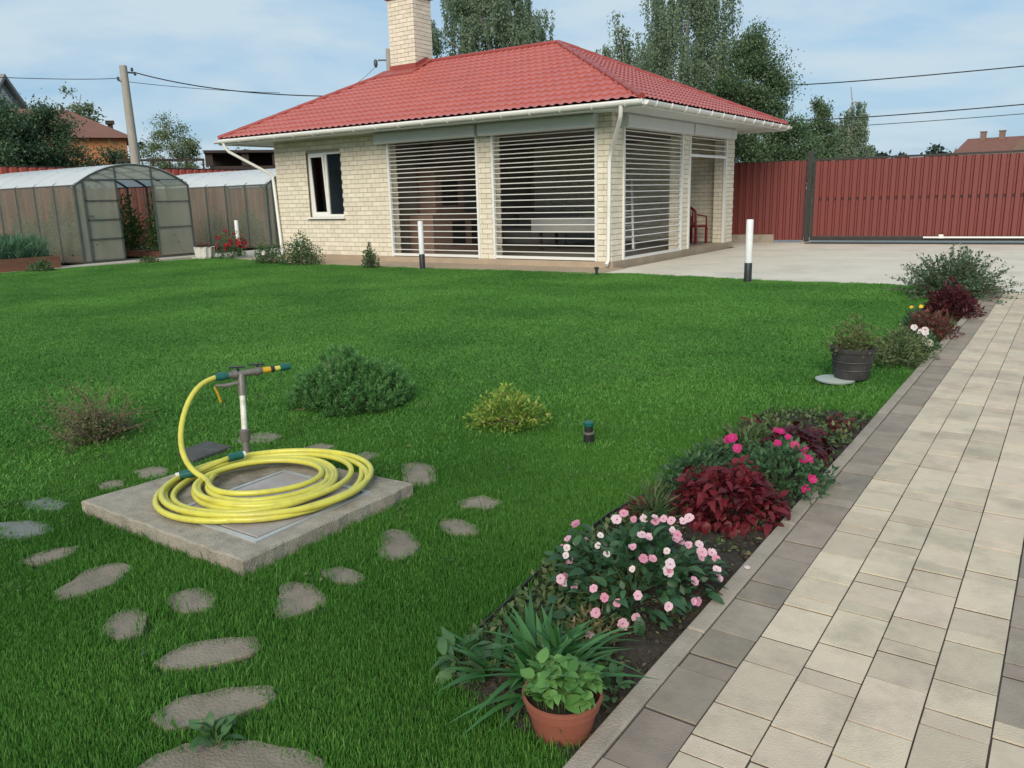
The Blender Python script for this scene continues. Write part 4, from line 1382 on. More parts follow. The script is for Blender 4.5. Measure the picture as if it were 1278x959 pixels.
gy = empty('grey_house', (-66.6, 28.0, 0), R(115), label='grey timber gable house showing only its peak at the left edge', cat='house')
m = MB(); m.box((-1.5, -3, 0), (1.5, 5, 8.75)); m.add([(-1.5, -3.002, 8.75), (1.5, -3.002, 8.75), (0, -3.002, 10.35)], [(0, 1, 2)]); m.build('wall', 'grey_wood', gy)
m = MB()
for k in (-1, 1):
    m.add([(k * 1.75, -3.4, 8.45), (0, -3.4, 10.45), (0, 5.2, 10.45), (k * 1.75, 5.2, 8.45), (k * 1.75, -3.4, 8.72), (0, -3.4, 10.75), (0, 5.2, 10.75), (k * 1.75, 5.2, 8.72)],
          [(0, 1, 2, 3), (7, 6, 5, 4), (0, 4, 5, 1), (3, 2, 6, 7), (0, 3, 7, 4)])
m.build('roof', 'grey_wood', gy)
m = MB(); m.add([(-.75, -3.03, 8.9), (.75, -3.03, 8.9), (0, -3.03, 9.8), (-.75, -3.008, 8.9), (.75, -3.008, 8.9), (0, -3.008, 9.8)], [(0, 1, 2), (5, 4, 3), (0, 2, 5, 3), (1, 4, 5, 2), (0, 3, 4, 1)]); m.build('gable', 'pale_wall', gy)

sh = empty('dark_shed', (-31.9, 24.0, 0), math.atan2(25.55 - 22.55, -30.75 + 33.04), label='dark brown open-sided shed behind the rear greenhouse', cat='shed')
m = MB(); m.box((-1.0, -.1, 0), (4.4, .1, 3.05)); m.build('wall', 'timber_dark', sh)
for x in (-1.0, .55, 1.9, 3.2, 4.3):
    m = MB(); m.box((x - .16, -.14, 3.052), (x + .16, .14, 3.62)); m.build('pillar', 'timber_dark', sh)
m = MB(); m.box((-1.2, -.3, 3.625), (4.6, 2.4, 3.74)); m.build('roof', 'timber_dark', sh)
m = MB(); m.box((-1.0, 2.0, 0), (4.4, 2.2, 3.62)); m.build('rear_wall', 'timber_dark', sh)
m = MB(); m.box((-4.8, -.05, 3.30), (-1.2, .03, 3.40)); m.box((-4.8, -.05, 2.9), (-1.2, .03, 2.96))
for i in range(6): m.box((-4.8 + i * .7, -.04, 0), (-4.72 + i * .7, .03, 3.30))
m.build('railing', 'timber_dark', sh)

rh = empty('row_house', (-4.5, 111, 0), R(-4), label='far terraced house with brown roof and brick chimneys above the gate', cat='house')
m = MB(); m.box((-7.5, -3, 0), (9, 3, 5.0)); m.build('wall', 'pale_wall', rh)
m = MB()
m.add([(-8, -3.4, 4.85), (9.4, -3.4, 4.85), (9.4, 3.4, 4.85), (-8, 3.4, 4.85), (-7.2, 0, 6.55), (9, 0, 6.55)], [(0, 1, 5, 4), (1, 2, 5), (2, 3, 4, 5), (3, 0, 4), (3, 2, 1, 0)]); rf = m.build('roof', 'tile_brown', rh)
for x in (-5.6, -3.7, .2, 3.0, 6.0):
    m = MB(); m.box((x - .28, -.5, 5.9), (x + .28, .1, 7.15)); m.box((x - .34, -.56, 7.15), (x + .34, .16, 7.28)); m.build('chimney', 'stove_brick', rf)
for x in (-1.2, 4.6):
    m = MB(); m.add([(x - .95, -3.45, 4.9), (x + .95, -3.45, 4.9), (x, -3.45, 6.05), (x - .95, -1.5, 4.9), (x + .95, -1.5, 4.9), (x, -1.2, 6.05)], [(0, 1, 2), (0, 2, 5, 3), (1, 4, 5, 2), (3, 5, 4)]); m.build('dormer', 'stove_brick', rf)
for x in (-6, -4, 1.5, 7):
    m = MB(); m.box((x - .5, -3.05, 3.2), (x + .5, -3.005, 4.3)); m.build('window', 'window_dark', rh)

# poles and wires
pole = empty('utility_pole', (-32.53, 19.66, 0), label='grey weathered utility pole rising behind the front greenhouse', cat='pole')
m = MB(); m.tube([(0, 0, 0), (.02, 0, 4), (0, 0, 6.95)], [.20, .175, .145], 12); m.build('shaft', 'pole_wood', pole, True)
m = MB(); m.bar((0, -.1, 6.70), (.10, .42, 6.70), .06); m.bar((0, -.1, 6.32), (-.04, -.25, 6.36), .04); m.build('cross_arm', 'insulator', pole)
for p in ((.08, .32, 6.75), (.10, .42, 6.6), (-.04, -.25, 6.36)):
    m = MB(); m.lathe([(.03, 0), (.06, .03), (.045, .08), (.06, .12), (.02, .15)], p, 8); m.build('insulator', 'insulator', pole, True)
pole2 = empty('utility_pole', (-30.42, 33.16, 0), label='distant utility pole top with lamp bracket left of the chimney', cat='pole')
m = MB(); m.tube([(0, 0, 0), (0, 0, 9.0)], [.2, .14], 10); m.build('shaft', 'pole_wood', pole2, True)
m = MB(); m.bar((-.45, -.35, 8.45), (.25, .2, 8.45), .07); m.build('cross_arm', 'insulator', pole2)
m = MB(); m.lathe([(.05, -.32), (.10, -.2), (.10, 0), (.04, .08)], (-.55, -.42, 8.42), 8); m.build('insulator', 'insulator', pole2, True)


def wire(pts, r, label):
    m = MB()
    P = [Vector(p) for p in pts]
    fine = []
    for t in np.linspace(0, 1, 25):
        # quadratic through three points
        a, b_, c_ = P
        q = a * (2 * (t - .5) * (t - 1)) + b_ * (-4 * t * (t - 1)) + c_ * (2 * t * (t - .5))
        fine.append(q)
    m.tube(fine, r, 6)
    tag(m.build('overhead_wire', 'wire_black'), label, 'wire', 'overhead wires')


wire([(-13.23, 43.01, 6.50), (-7.75, 44.33, 6.45), (4, 45.6, 6.62)], .028, 'topmost overhead wire crossing the sky above the gate')
wire([(-12.6, 43.2, 4.80), (-7.42, 44.38, 4.75), (4, 45.6, 5.05)], .028, 'middle overhead wire above the gate')
wire([(-12.4, 43.26, 4.40), (-7.39, 44.39, 4.36), (4, 45.6, 4.60)], .018, 'lowest thin overhead wire above the gate')
wire([(-38, 9, 6.45), (-34.5, 15.8, 6.32), (-32.56, 19.42, 6.45)], .014, 'thin overhead wire from the left edge to the utility pole')
wire([(-32.43, 20.08, 6.72), (-29.39, 24.2, 5.97), (-25.0, 29.5, 6.0)], .024, 'thick sagging overhead wire from the utility pole to the house roof')
wire([(-32.5, 19.8, 6.34), (-30.9, 22.1, 6.12), (-29.0, 24.6, 6.0)], .012, 'thin overhead wire below the thick one right of the utility pole')
wire([(-30.9, 32.8, 8.25), (-29.6, 30.0, 7.0), (-28.5, 27.5, 6.2)], .010, 'fine drop wire from the distant pole top beside the chimney')


# ------------------------------------------------------------------ bollards, small garden things
def bollard(x, y, label, rz=0):
    b_ = empty('garden_bollard', (x, y, 0), rz, label=label, cat='bollard', group='black and white garden bollards')
    m = MB(); m.lathe([(.058, 0), (.058, .30), (.055, .305)], n=20); m.build('base', 'bollard_black', b_, True)
    m = MB(); m.lathe([(.053, .305), (.053, .94), (.048, .955)], n=20); m.build('tube', 'bollard_white', b_, True)
    m = MB(); m.lathe([(.12, -.01), (.12, .008), (.11, .012)], n=16); m.build('footing', 'kerb_concrete', b_, True)
    return b_


bollard(-4.087, 12.26, 'white bollard with black foot at the patio edge of the lawn')
bollard(-10.784, 12.40, 'white bollard with black foot in front of the grille nearest the window')
bollard(-18.56, 13.88, 'white bollard standing behind the red rose bush')
st = empty('irrigation_stub', (-6.80, 12.40, 0), label='short black pipe stub sticking up by the house corner', cat='pipe')
m = MB(); m.lathe([(.025, 0), (.025, .11), (.04, .112), (.04, .15), (.03, .155)], n=12); m.build('pipe', 'black_plastic', st, True)
sp = empty('sprinkler', (-2.165, 3.85, 0), label='black pop-up sprinkler with teal cap standing in the lawn', cat='sprinkler')
m = MB(); m.lathe([(.028, -.02), (.030, .058), (.026, .062)], n=18); m.build('body', 'black_plastic', sp, True)
m = MB(); m.lathe([(.032, .062), (.032, .074)], n=18); m.build('collar', 'pipe_grey', sp, True)
m = MB(); m.lathe([(.025, .074), (.026, .108)], n=18); m.build('neck', 'black_plastic', sp, True)
m = MB(); m.lathe([(.028, .108), (.029, .128), (.022, .134)], n=18); m.build('cap', 'teal_plastic', sp, True)

# concrete slab and hatch
SLAB = [(-3.66, 1.731), (-2.472, 1.722), (-2.479, 2.70), (-3.58, 2.63)]
hatch = empty('well_cover', (-3.05, 2.2, 0), label='square concrete well cover slab with grey metal hatch under the yellow hose', cat='well cover')
m = MB(); n = 14
ring = []
for i in range(4):
    a_, b_ = SLAB[i], SLAB[(i + 1) % 4]
    for k in range(n):
        t = k / n
        j = random.uniform(-.006, .006) if k else 0
        ring.append((a_[0] + (b_[0] - a_[0]) * t + j + 3.05, a_[1] + (b_[1] - a_[1]) * t + j - 2.2))
m.prism(ring, -.03, .07, inset=.012, drop=.008); m.build('slab', 'concrete_slab', hatch)
hx0, hx1, hy0, hy1 = -3.13 + 3.05, -2.557 + 3.05, 1.85 - 2.2, 2.50 - 2.2
hx0 = -3.16 + 3.05
m = MB()
for a_, b_ in (((hx0, hy0), (hx1, hy0 + .022)), ((hx0, hy1 - .022), (hx1, hy1)), ((hx0, hy0 + .022), (hx0 + .022, hy1 - .022)), ((hx1 - .022, hy0 + .022), (hx1, hy1 - .022))):
    m.box((a_[0], a_[1], .066), (b_[0], b_[1], .078))
m.build('hatch_frame', 'hatch_edge', hatch)
m = MB(); m.box((hx0 + .034, hy0 + .034, .06), (hx1 - .034, hy1 - .034, .079)); bevel_build(m, 'hatch_plate', 'hatch_metal', hatch, .004)
m = MB(); m.box((hx0 + .022, hy0 + .022, .06), (hx1 - .022, hy1 - .022, .0712)); m.build('hatch_gap', 'black_plastic', hatch)

# standpipe
stand = empty('standpipe', (-3.50, 2.535, .07), label='white standpipe with tap manifold rising from the well cover corner', cat='standpipe')
S0 = np.array((-3.50, 2.535, .07))
W = lambda *p: tuple(np.array(p) - S0)
topp = W(-3.565, 2.60, .51)
m = MB(); m.tube([(0, 0, 0), (-.008, .008, .16)], .019, 12); m.lathe([(.026, .10), (.028, .105), (.028, .155), (.022, .16)], (-.004, .004, 0), 10); m.build('lower_valve', 'pipe_grey', stand, True)
m = MB(); m.tube([(-.008, .008, .155), (-.045, .045, .345)], .0155, 12); m.build('riser', 'pipe_white', stand, True)
m = MB(); m.tube([(-.043, .043, .33), topp], [.021, .0195], 12); m.build('tee', 'pipe_grey', stand, True)
A1, B1 = np.array((-3.622, 2.481, .508)), np.array((-3.463, 2.842, .516))
AB = lambda t: W(*(A1 + (B1 - A1) * t))
m = MB(); m.tube([AB(.16), AB(.62)], .0185, 12); m.tube([AB(.22), AB(.28)], .024, 10); m.tube([AB(.52), AB(.58)], .024, 10); m.build('manifold', 'pipe_grey', stand, True)
for t in (.30, .56):
    m = MB(); c = Vector(AB(t)); m.tube([c + Vector((0, 0, .015)), c + Vector((0, 0, .034))], .008, 8); m.bar(c + Vector((-.03, -.035, .038)), c + Vector((.02, .03, .036)), .016, .008); m.build('valve_handle', 'black_plastic', stand)
m = MB(); m.tube([AB(-.0), AB(.17)], [.0165, .0195], 12); m.tube([AB(.03), AB(.12)], .0225, 12); m.build('connector', 'teal_plastic', stand, True)
m = MB(); m.tube([AB(.62), AB(.73)], [.0175, .016], 12); m.build('nipple', 'orange_plastic', stand, True)
m = MB(); m.tube([AB(.73), AB(.78)], .018, 12); m.build('ring', 'black_plastic', stand, True)
m = MB(); m.tube([AB(.78), AB(.87)], .0135, 10); m.build('hose_end', 'hose_yellow', stand, True)
m = MB(); m.tube([AB(.86), AB(1.0)], [.0195, .018], 12); m.build('connector', 'teal_plastic', stand, True)
m = MB(); j = Vector((-.052, .055, .40)); m.tube([j, Vector(AB(.10)) + Vector((.02, -.01, -.045)), Vector(AB(.02)) + Vector((.012, -.02, -.04))], [.010, .011, .009], 8); m.build('side_tap', 'pipe_grey', stand, True)
m = MB(); c = Vector(AB(-.02)) + Vector((.01, -.01, -.045)); m.tube([c, c + Vector((.006, .012, -.035)), c + Vector((.0, .03, -.09))], [.005, .006, .007], 6); m.build('strap', 'orange_plastic', stand, True)

# hose
HB = .0795
hose_r = .0135
free = [(-3.622, 2.481, .508), (-3.640, 2.435, .505), (-3.632, 2.37, .484), (-3.605, 2.30, .436), (-3.562, 2.222, .362), (-3.511, 2.163, .282), (-3.464, 2.137, .225), (-3.405, 2.120, .170), (-3.345, 2.118, .135), (-3.28, 2.13, .128), (-3.21, 2.165, .128)]
cxh, cyh = -3.035, 2.275
loops = []
hr = random.Random(5)
th0 = math.atan2(2.165 - cyh, -3.21 - cxh)
rad_t = [.225, .30, .345, .27, .385, .315, .46, .475, .455, .47]
zt_ = [.040, .030, .0, .026, .0, .022, .0, .024, .0, .010]
off_t = [(0, 0), (.015, -.01), (.0, .01), (-.02, .01), (-.02, -.02), (.025, .02), (.0, .0), (.035, .03), (-.012, .012), (.01, 0)]
turns = len(rad_t) - 1
NS = 30
NEND = turns * NS - 12
for s in range(1, NEND):
    tt = s / NS
    i = int(tt); f = tt - i
    f2 = f * f * (3 - 2 * f)
    lerp = lambda q: q[i] * (1 - f2) + q[min(i + 1, turns)] * f2
    rr_ = lerp(rad_t); z = lerp(zt_)
    ox = off_t[i][0] * (1 - f2) + off_t[min(i + 1, turns)][0] * f2
    oy = off_t[i][1] * (1 - f2) + off_t[min(i + 1, turns)][1] * f2
    a_ = th0 + tt * 2 * PI
    rr_ *= 1 + .035 * math.sin(2 * a_ + i) + .02 * math.sin(3 * a_ + 2 * i)
    # a little longer along the slab diagonal, as the coil lies
    rr_ += .008 * math.sin(5.3 * tt + 1) + .006 * math.sin(11.7 * tt)
    z += .003 * (1 + math.sin(7.9 * tt))
    px_, py_ = rr_ * math.cos(a_), rr_ * math.sin(a_)
    loops.append((cxh + ox + px_, cyh + oy + py_, HB + hose_r + z))
hose_pts = free[:-1] + loops
hose = empty('garden_hose', (-3.035, 2.275, .08), label='coiled yellow garden hose lying on the well cover hatch', cat='hose')
HO = Vector((-3.035, 2.275, .08))
# smooth once
hp_ = [Vector(p) for p in hose_pts]
for _ in range(2):
    hp_ = [hp_[0]] + [(hp_[i - 1] + hp_[i] * 2 + hp_[i + 1]) / 4 for i in range(1, len(hp_) - 1)] + [hp_[-1]]
fine = []
for i in range(len(hp_) - 1):
    p0, p1, p2, p3 = hp_[max(i - 1, 0)], hp_[i], hp_[i + 1], hp_[min(i + 2, len(hp_) - 1)]
    for t in (0, .5):
        fine.append(.5 * ((2 * p1) + (p2 - p0) * t + (2 * p0 - 5 * p1 + 4 * p2 - p3) * t * t + (3 * p1 - p0 - 3 * p2 + p3) * t ** 3))
fine.append(hp_[-1])
m = MB(); m.tube([p - HO for p in fine], hose_r, 12); m.build('tube', 'hose_yellow', hose, True)
# second short length: its end pokes out at the left of the coil
m = MB()
c1 = Vector((-3.385, 2.155, .128)); c2 = Vector((-3.455, 2.045, .12))
c3 = Vector((-3.395, 2.345, .142))
m.tube([c1 - HO, (c1 + c3) / 2 - HO + Vector((.012, 0, .006)), c3 - HO], hose_r, 8); m.build('tube', 'hose_yellow', hose, True)
m = MB(); dd = (c2 - c1).normalized(); m.tube([c1 - HO, c1 + dd * .075 - HO], .021, 12); m.build('connector', 'teal_plastic', hose, True)
m = MB(); d3 = Vector((.25, .95, .02)).normalized(); m.tube([c3 - HO, c3 + d3 * .075 - HO], .021, 12); m.build('connector', 'teal_plastic', hose, True)
m = MB(); m.tube([c3 + d3 * .075 - HO, c3 + d3 * .09 - HO], .017, 12); m.build('nozzle', 'pipe_white', hose, True)
m = MB(); m.tube([c1 + dd * .075 - HO, c1 + dd * .092 - HO], .017, 12); m.build('nozzle', 'pipe_white', hose, True)

# stepping stones
STONES = [
    ([(-1.824, .90), (-1.80, 1.0), (-1.74, 1.06), (-1.62, 1.133), (-1.453, 1.177), (-1.34, 1.13), (-1.33, 1.0), (-1.45, .86), (-1.6, .80), (-1.758, .82)], 'stone_tan', 'largest tan stepping stone at the bottom edge, beside the weed'),
    ([(-1.972, 1.02), (-1.985, 1.127), (-1.913, 1.223), (-1.799, 1.314), (-1.735, 1.27), (-1.79, 1.13), (-1.88, 1.02)], 'stone_tan', 'long tan stepping stone just above the largest one'),
    ([(-2.222, 1.18), (-2.237, 1.294), (-2.15, 1.40), (-2.059, 1.468), (-1.98, 1.412), (-2.05, 1.28), (-2.14, 1.19)], 'stone_tan', 'narrow tan stepping stone, second row above the largest one'),
    ([(-2.591, 1.237), (-2.623, 1.313), (-2.601, 1.36), (-2.521, 1.357), (-2.418, 1.285), (-2.43, 1.21), (-2.517, 1.19)], 'stone_tan', 'small round tan stepping stone nearest the front of the left group'),
    ([(-2.981, 1.25), (-3.009, 1.344), (-3.058, 1.432), (-3.01, 1.536), (-2.911, 1.539), (-2.84, 1.416), (-2.86, 1.30), (-2.90, 1.24)], 'stone_tan', 'long tan stepping stone lying left of the slab front corner'),
    ([(-2.583, 1.47), (-2.55, 1.567), (-2.431, 1.568), (-2.35, 1.494), (-2.41, 1.43), (-2.5, 1.42)], 'stone_tan', 'five-sided tan stepping stone below the slab front corner'),
    ([(-2.144, 1.59), (-2.22, 1.68), (-2.295, 1.747), (-2.263, 1.796), (-2.172, 1.81), (-2.05, 1.762), (-2.05, 1.65), (-2.09, 1.58)], 'stone_tan', 'broad tan stepping stone right of the slab front corner'),
    ([(-2.186, 2.15), (-2.297, 2.288), (-2.291, 2.351), (-2.193, 2.37), (-2.05, 2.266), (-2.05, 2.14), (-2.12, 2.10)], 'stone_tan', 'clear tan stepping stone below the slab right corner'),
    ([(-2.208, 2.56), (-2.10, 2.58), (-1.974, 2.562), (-1.94, 2.50), (-2.0, 2.44), (-2.108, 2.46)], 'stone_tan', 'wedge-shaped tan stepping stone right of the slab, nearer one'),
    ([(-2.262, 2.76), (-2.201, 2.867), (-2.049, 2.863), (-2.06, 2.76), (-2.186, 2.70)], 'stone_tan', 'oval tan stepping stone right of the slab, farther one'),
    ([(-2.847, 3.02), (-2.801, 3.091), (-2.655, 3.085), (-2.49, 2.887), (-2.53, 2.80), (-2.669, 2.83)], 'stone_tan', 'squarish tan stepping stone touching the slab right corner'),
    ([(-2.267, 1.90), (-2.20, 1.98), (-2.066, 1.97), (-2.04, 1.90), (-2.15, 1.87)], 'stone_tan', 'half overgrown stepping stone near the slab front right edge'),
    ([(-3.93, 1.43), (-3.80, 1.55), (-3.682, 1.583), (-3.57, 1.555), (-3.59, 1.43), (-3.75, 1.37)], 'stone_grey', 'damp bluish grey stepping stone at the left edge of the picture'),
    ([(-4.08, 1.64), (-4.032, 1.754), (-3.845, 1.767), (-3.80, 1.70), (-3.93, 1.62)], 'stone_grey', 'grey stepping stone behind the damp one at the left edge'),
    ([(-3.374, 1.30), (-3.386, 1.438), (-3.299, 1.537), (-3.25, 1.476), (-3.27, 1.34)], 'stone_tan', 'narrow half buried stepping stone left of the long one'),
    ([(-4.028, 2.20), (-4.002, 2.314), (-3.90, 2.32), (-3.82, 2.273), (-3.82, 2.18), (-3.914, 2.15)], 'stone_tan', 'stepping stone touching the slab left edge behind the hose'),
    ([(-4.008, 1.97), (-3.964, 2.086), (-3.86, 2.056), (-3.87, 1.96)], 'stone_tan', 'small stepping stone left of the slab left corner'),
    ([(-4.083, 2.84), (-4.022, 3.057), (-3.84, 3.062), (-3.79, 2.94), (-3.95, 2.80)], 'stone_tan', 'stepping stone behind the standpipe, left of the mugo pine'),
    ([(-3.559, 2.89), (-3.519, 3.06), (-3.40, 3.07), (-3.37, 2.93)], 'stone_tan', 'thin stepping stone in front of the mugo pine'),
    ([(-3.175, 2.90), (-3.181, 3.081), (-3.06, 3.095), (-3.03, 2.93)], 'stone_tan', 'thin stepping stone behind the slab, right of the pine stone'),
]
for poly, mat, lab in STONES:
    cx = sum(p[0] for p in poly) / len(poly); cy = sum(p[1] for p in poly) / len(poly)
    # round the outline by one corner-cutting pass
    cut = []
    for i in range(len(poly)):
        a_, b_ = poly[i], poly[(i + 1) % len(poly)]
        for t in (.14, .38, .62, .86):
            cut.append((a_[0] + (b_[0] - a_[0]) * t - cx + random.uniform(-.006, .006), a_[1] + (b_[1] - a_[1]) * t - cy + random.uniform(-.006, .006)))
    m = MB(); m.prism(cut, -.03, .010, inset=.03, drop=.004)
    o = m.build('stepping_stone', mat); o.location = (cx, cy, 0)
    tag(o, lab, 'stone', 'stepping stones around the well cover')
GRATE = [(-4.064, 2.486), (-4.106, 2.704), (-3.877, 2.713), (-3.842, 2.438)]
cx, cy = -3.97, 2.585
m = MB(); m.prism([(p[0] - cx, p[1] - cy) for p in GRATE], -.02, .03, inset=.03, drop=.006)
o = m.build('stepping_stone', 'slate_dark'); o.location = (cx, cy, 0); tag(o, 'dark square slate slab behind the well cover left corner', 'stone')

# ------------------------------------------------------------------ flower bed
BED1 = [(-1.36, 1.585), (-1.425, 1.63), (-1.465, 1.971), (-1.526, 2.429), (-1.544, 2.923), (-1.476, 3.551), (-1.516, 4.209), (-1.473, 5.02), (-1.30, 5.13), (-.895, 5.19), (-.895, 1.50), (-.98, 1.515), (-1.15, 1.56)]
BED2 = [(-1.20, 6.65), (-1.28, 7.4), (-1.26, 8.6), (-1.32, 9.6), (-1.35, 11.2), (-1.3, 12.05), (-.895, 12.05), (-.895, 6.55)]


def bed_sheet(poly, z):
    P = np.array(poly)
    x0, y0 = P.min(0); x1, y1 = P.max(0)
    st = .03
    nx, ny = int((x1 - x0) / st) + 2, int((y1 - y0) / st) + 2
    gx, gy_ = np.meshgrid(x0 + np.arange(nx) * st, y0 + np.arange(ny) * st, indexing='ij')
    pts = np.stack([gx.ravel(), gy_.ravel()], 1)
    idx = np.arange(nx * ny).reshape(nx, ny)
    F = np.stack([idx[:-1, :-1], idx[1:, :-1], idx[1:, 1:], idx[:-1, 1:]], -1).reshape(-1, 4)
    cen = pts[F].mean(1)
    F = F[inside(cen, poly)]
    h = z + .012 * np.sin(pts[:, 0] * 21) * np.cos(pts[:, 1] * 17) + rng.random(len(pts)) * .016
    return np.column_stack([pts, h]), F


V1, F1 = bed_sheet(BED1, .002)
V2, F2 = bed_sheet(BED2, .002)
me = mesh_np('bed_soil', np.concatenate([V1, V2]), np.concatenate([F1, F2 + len(V1)]), 'bed_soil', smooth=True)
link('bed_soil', me, kind='structure')
# clods and crumbs of soil
rg = np.random.default_rng(91)
n = 2600
P = np.column_stack([rg.uniform(-1.54, -.9, n), rg.uniform(1.45, 5.15, n)])
P = P[inside(P, BED1)]; n = len(P)
base = np.array([(1, 0, 0), (-1, 0, 0), (0, 1, 0), (0, -1, 0), (0, 0, 1), (0, 0, -1)], float)
of = np.array([(0, 2, 4), (2, 1, 4), (1, 3, 4), (3, 0, 4), (2, 0, 5), (1, 2, 5), (3, 1, 5), (0, 3, 5)])
s_ = rg.gamma(2, .0035, n)[:, None, None] + .003
Vc = base[None] * s_ * rg.uniform(.6, 1.3, (n, 6, 1)) + np.column_stack([P, np.full(n, .014)])[:, None]
Fc = of[None] + (np.arange(n) * 6)[:, None, None]
link('soil_clods', mesh_np('soil_clods', Vc.reshape(-1, 3), Fc.reshape(-1, 3), 'bed_soil'), kind='stuff')
# edging strip
m = MB()
ed = BED1[1:8]
for i in range(len(ed) - 1):
    p, q = Vector((*ed[i], .012)), Vector((*ed[i + 1], .012))
    m.bar(p, q, .005, .052)
tag(m.build('edging_strip', 'black_plastic'), 'black plastic edging strip between the lawn and the flower bed', 'edging')
# weeds over the soil: clumps of small leaves
rg = np.random.default_rng(92)
cl = np.column_stack([rg.uniform(-1.5, -.93, 260), rg.uniform(1.55, 5.1, 260)])
wts = np.where(cl[:, 1] > 4.0, 1.0, np.where(cl[:, 0] < -1.3, .8, .28))
cl = cl[rg.random(260) < wts]
cl = np.concatenate([cl, np.column_stack([rg.uniform(-1.33, -1.0, 40), rg.uniform(6.7, 11.8, 40)]), np.column_stack([rg.uniform(-1.48, -1.2, 46), rg.uniform(1.75, 2.4, 46)])])
k = 26
P = np.repeat(cl, k, 0) + rg.normal(size=(len(cl) * k, 2)) * .035
keep = inside(P, BED1) | inside(P, BED2)
P = P[keep]; n = len(P)
P = np.column_stack([P, rg.uniform(.012, .05, n)])
D = rg.normal(size=(n, 3)) + np.array((0, 0, .5))
L = rg.uniform(.015, .038, n)
link('bed_weeds', leaf_mesh('bed_weeds', P, D, L, L * .6, 'leaf_weed', rg=rg), kind='stuff')
# dry litter
n = 500
P = np.column_stack([rg.uniform(-1.5, -.92, n), rg.uniform(1.5, 4.2, n)]); P = P[inside(P, BED1)]; n = len(P)
P = np.column_stack([P, rg.uniform(.018, .03, n)])
D = rg.normal(size=(n, 3)) * np.array((1, 1, .15))
L = rg.uniform(.012, .035, n)
link('leaf_litter', leaf_mesh('leaf_litter', P, D, L, L * .35, 'leaf_dry', rg=rg), kind='stuff')

# daylily clump
rr = random.Random(31)
dl = empty('daylily', (-1.175, 1.775, .01), label='clump of broad strap-leaved daylily behind the terracotta pot', cat='plant')
dmesh = leaf_variants('leaf', 'leaf_daylily', [dict(L=.30, W=.034, bend=.55, fold=.35, seg=7, tip=.75), dict(L=.26, W=.038, bend=.35, fold=.3, seg=7, tip=.75), dict(L=.33, W=.03, bend=.8, fold=.4, seg=7, tip=.75), dict(L=.22, W=.04, bend=.2, fold=.3, seg=6, tip=.75)])
for c in range(14):
    ca = rr.uniform(0, 2 * PI); cr_ = rr.uniform(0, .13)
    bx_, by_ = cr_ * math.cos(ca), cr_ * math.sin(ca)
    for k in range(13):
        a_ = rr.uniform(0, 2 * PI)
        el = rr.uniform(.6, 1.42)
        if rr.random() < .5: a_ = ca + rr.uniform(-.9, .9)
        o = link('leaf', rr.choice(dmesh), dl)
        o.location = (bx_ + .012 * math.cos(a_), by_ + .012 * math.sin(a_), 0)
        o.rotation_euler = orient((math.cos(a_) * math.cos(el), math.sin(a_) * math.cos(el), math.sin(el)), rr.uniform(-.3, .3))
        s = rr.uniform(.45, .76); o.scale = (s, s, s)

# terracotta pot with mint
pot = empty('flower_pot', (-.985, 1.605, .0), label='round terracotta pot standing on the bed corner by the kerb', cat='pot')
m = MB(); m.lathe([(.076, 0), (.092, .076), (.096, .078), (.099, .080), (.102, .104), (.107, .106), (.107, .114), (.100, .116), (.094, .085)], n=40, cap1=False); m.build('pot_wall', 'terracotta', pot, True)
m = MB(); m.lathe([(.0935, .086), (.05, .093), (.002, .095)], n=30, cap0=False); m.build('pot_soil', 'bed_soil', pot, True)
mint = empty('mint_plant', (-.985, 1.605, .093), label='light green mint plant growing in the terracotta pot', cat='plant')
rr = random.Random(32)
mm = leaf_variants('leaf', 'leaf_mint', [dict(L=.040, W=.028, bend=.3, fold=.25, seg=4, wav=.02), dict(L=.034, W=.026, bend=.5, fold=.3, seg=4, wav=.03), dict(L=.046, W=.032, bend=.2, fold=.2, seg=4, wav=.02)])
mst = MB()
for k in range(58):
    a_ = rr.uniform(0, 2 * PI); q = .098 * math.sqrt(rr.random())
    hgt = .075 + .035 * rr.random() - .3 * q
    x, y = q * math.cos(a_), q * math.sin(a_)
    mst.tube([(x * .8, y * .8, 0), (x, y, hgt)], .0016, 4)
    for j in range(5):
        b_ = rr.uniform(0, 2 * PI); el = rr.uniform(-.2, .7)
        o = link('leaf', rr.choice(mm), mint)
        o.location = (x, y, hgt * rr.uniform(.55, 1.05))
        o.rotation_euler = orient((math.cos(b_) * math.cos(el), math.sin(b_) * math.cos(el), math.sin(el)), rr.uniform(-.4, .4))
        s = rr.uniform(.75, 1.15); o.scale = (s, s, s)
mst.build('stem', 'stem_green', mint)


def leafy(name, label, cat, loc, rx, ry, h, n, meshes, seed, stem_mat='stem_green', shell=.55, up=.35, out=1.0, smin=.7, smax=1.15, base=.02, stems=16, hang=.0):
    rr = random.Random(seed); rg = np.random.default_rng(seed)
    root = empty(name, loc, label=label, cat=cat)
    P, d = foliage_points(n, rx, ry, h, rg, shell, base)
    D = d * out + rg.normal(size=(n, 3)) * .45 + np.array((0, 0, up - .8 * hang))
    put_leaves(root, meshes, P, D, [rr.uniform(smin, smax) for _ in range(n)], rr)
    m = MB()
    for k in range(stems):
        q = P[rg.integers(n)]
        m.tube([(q[0] * .1, q[1] * .1, 0), (q[0] * .55, q[1] * .55, q[2] * .6), tuple(q)], [.004, .003, .0015], 5)
    m.build('stem', stem_mat, root)
    return root, rg, rr


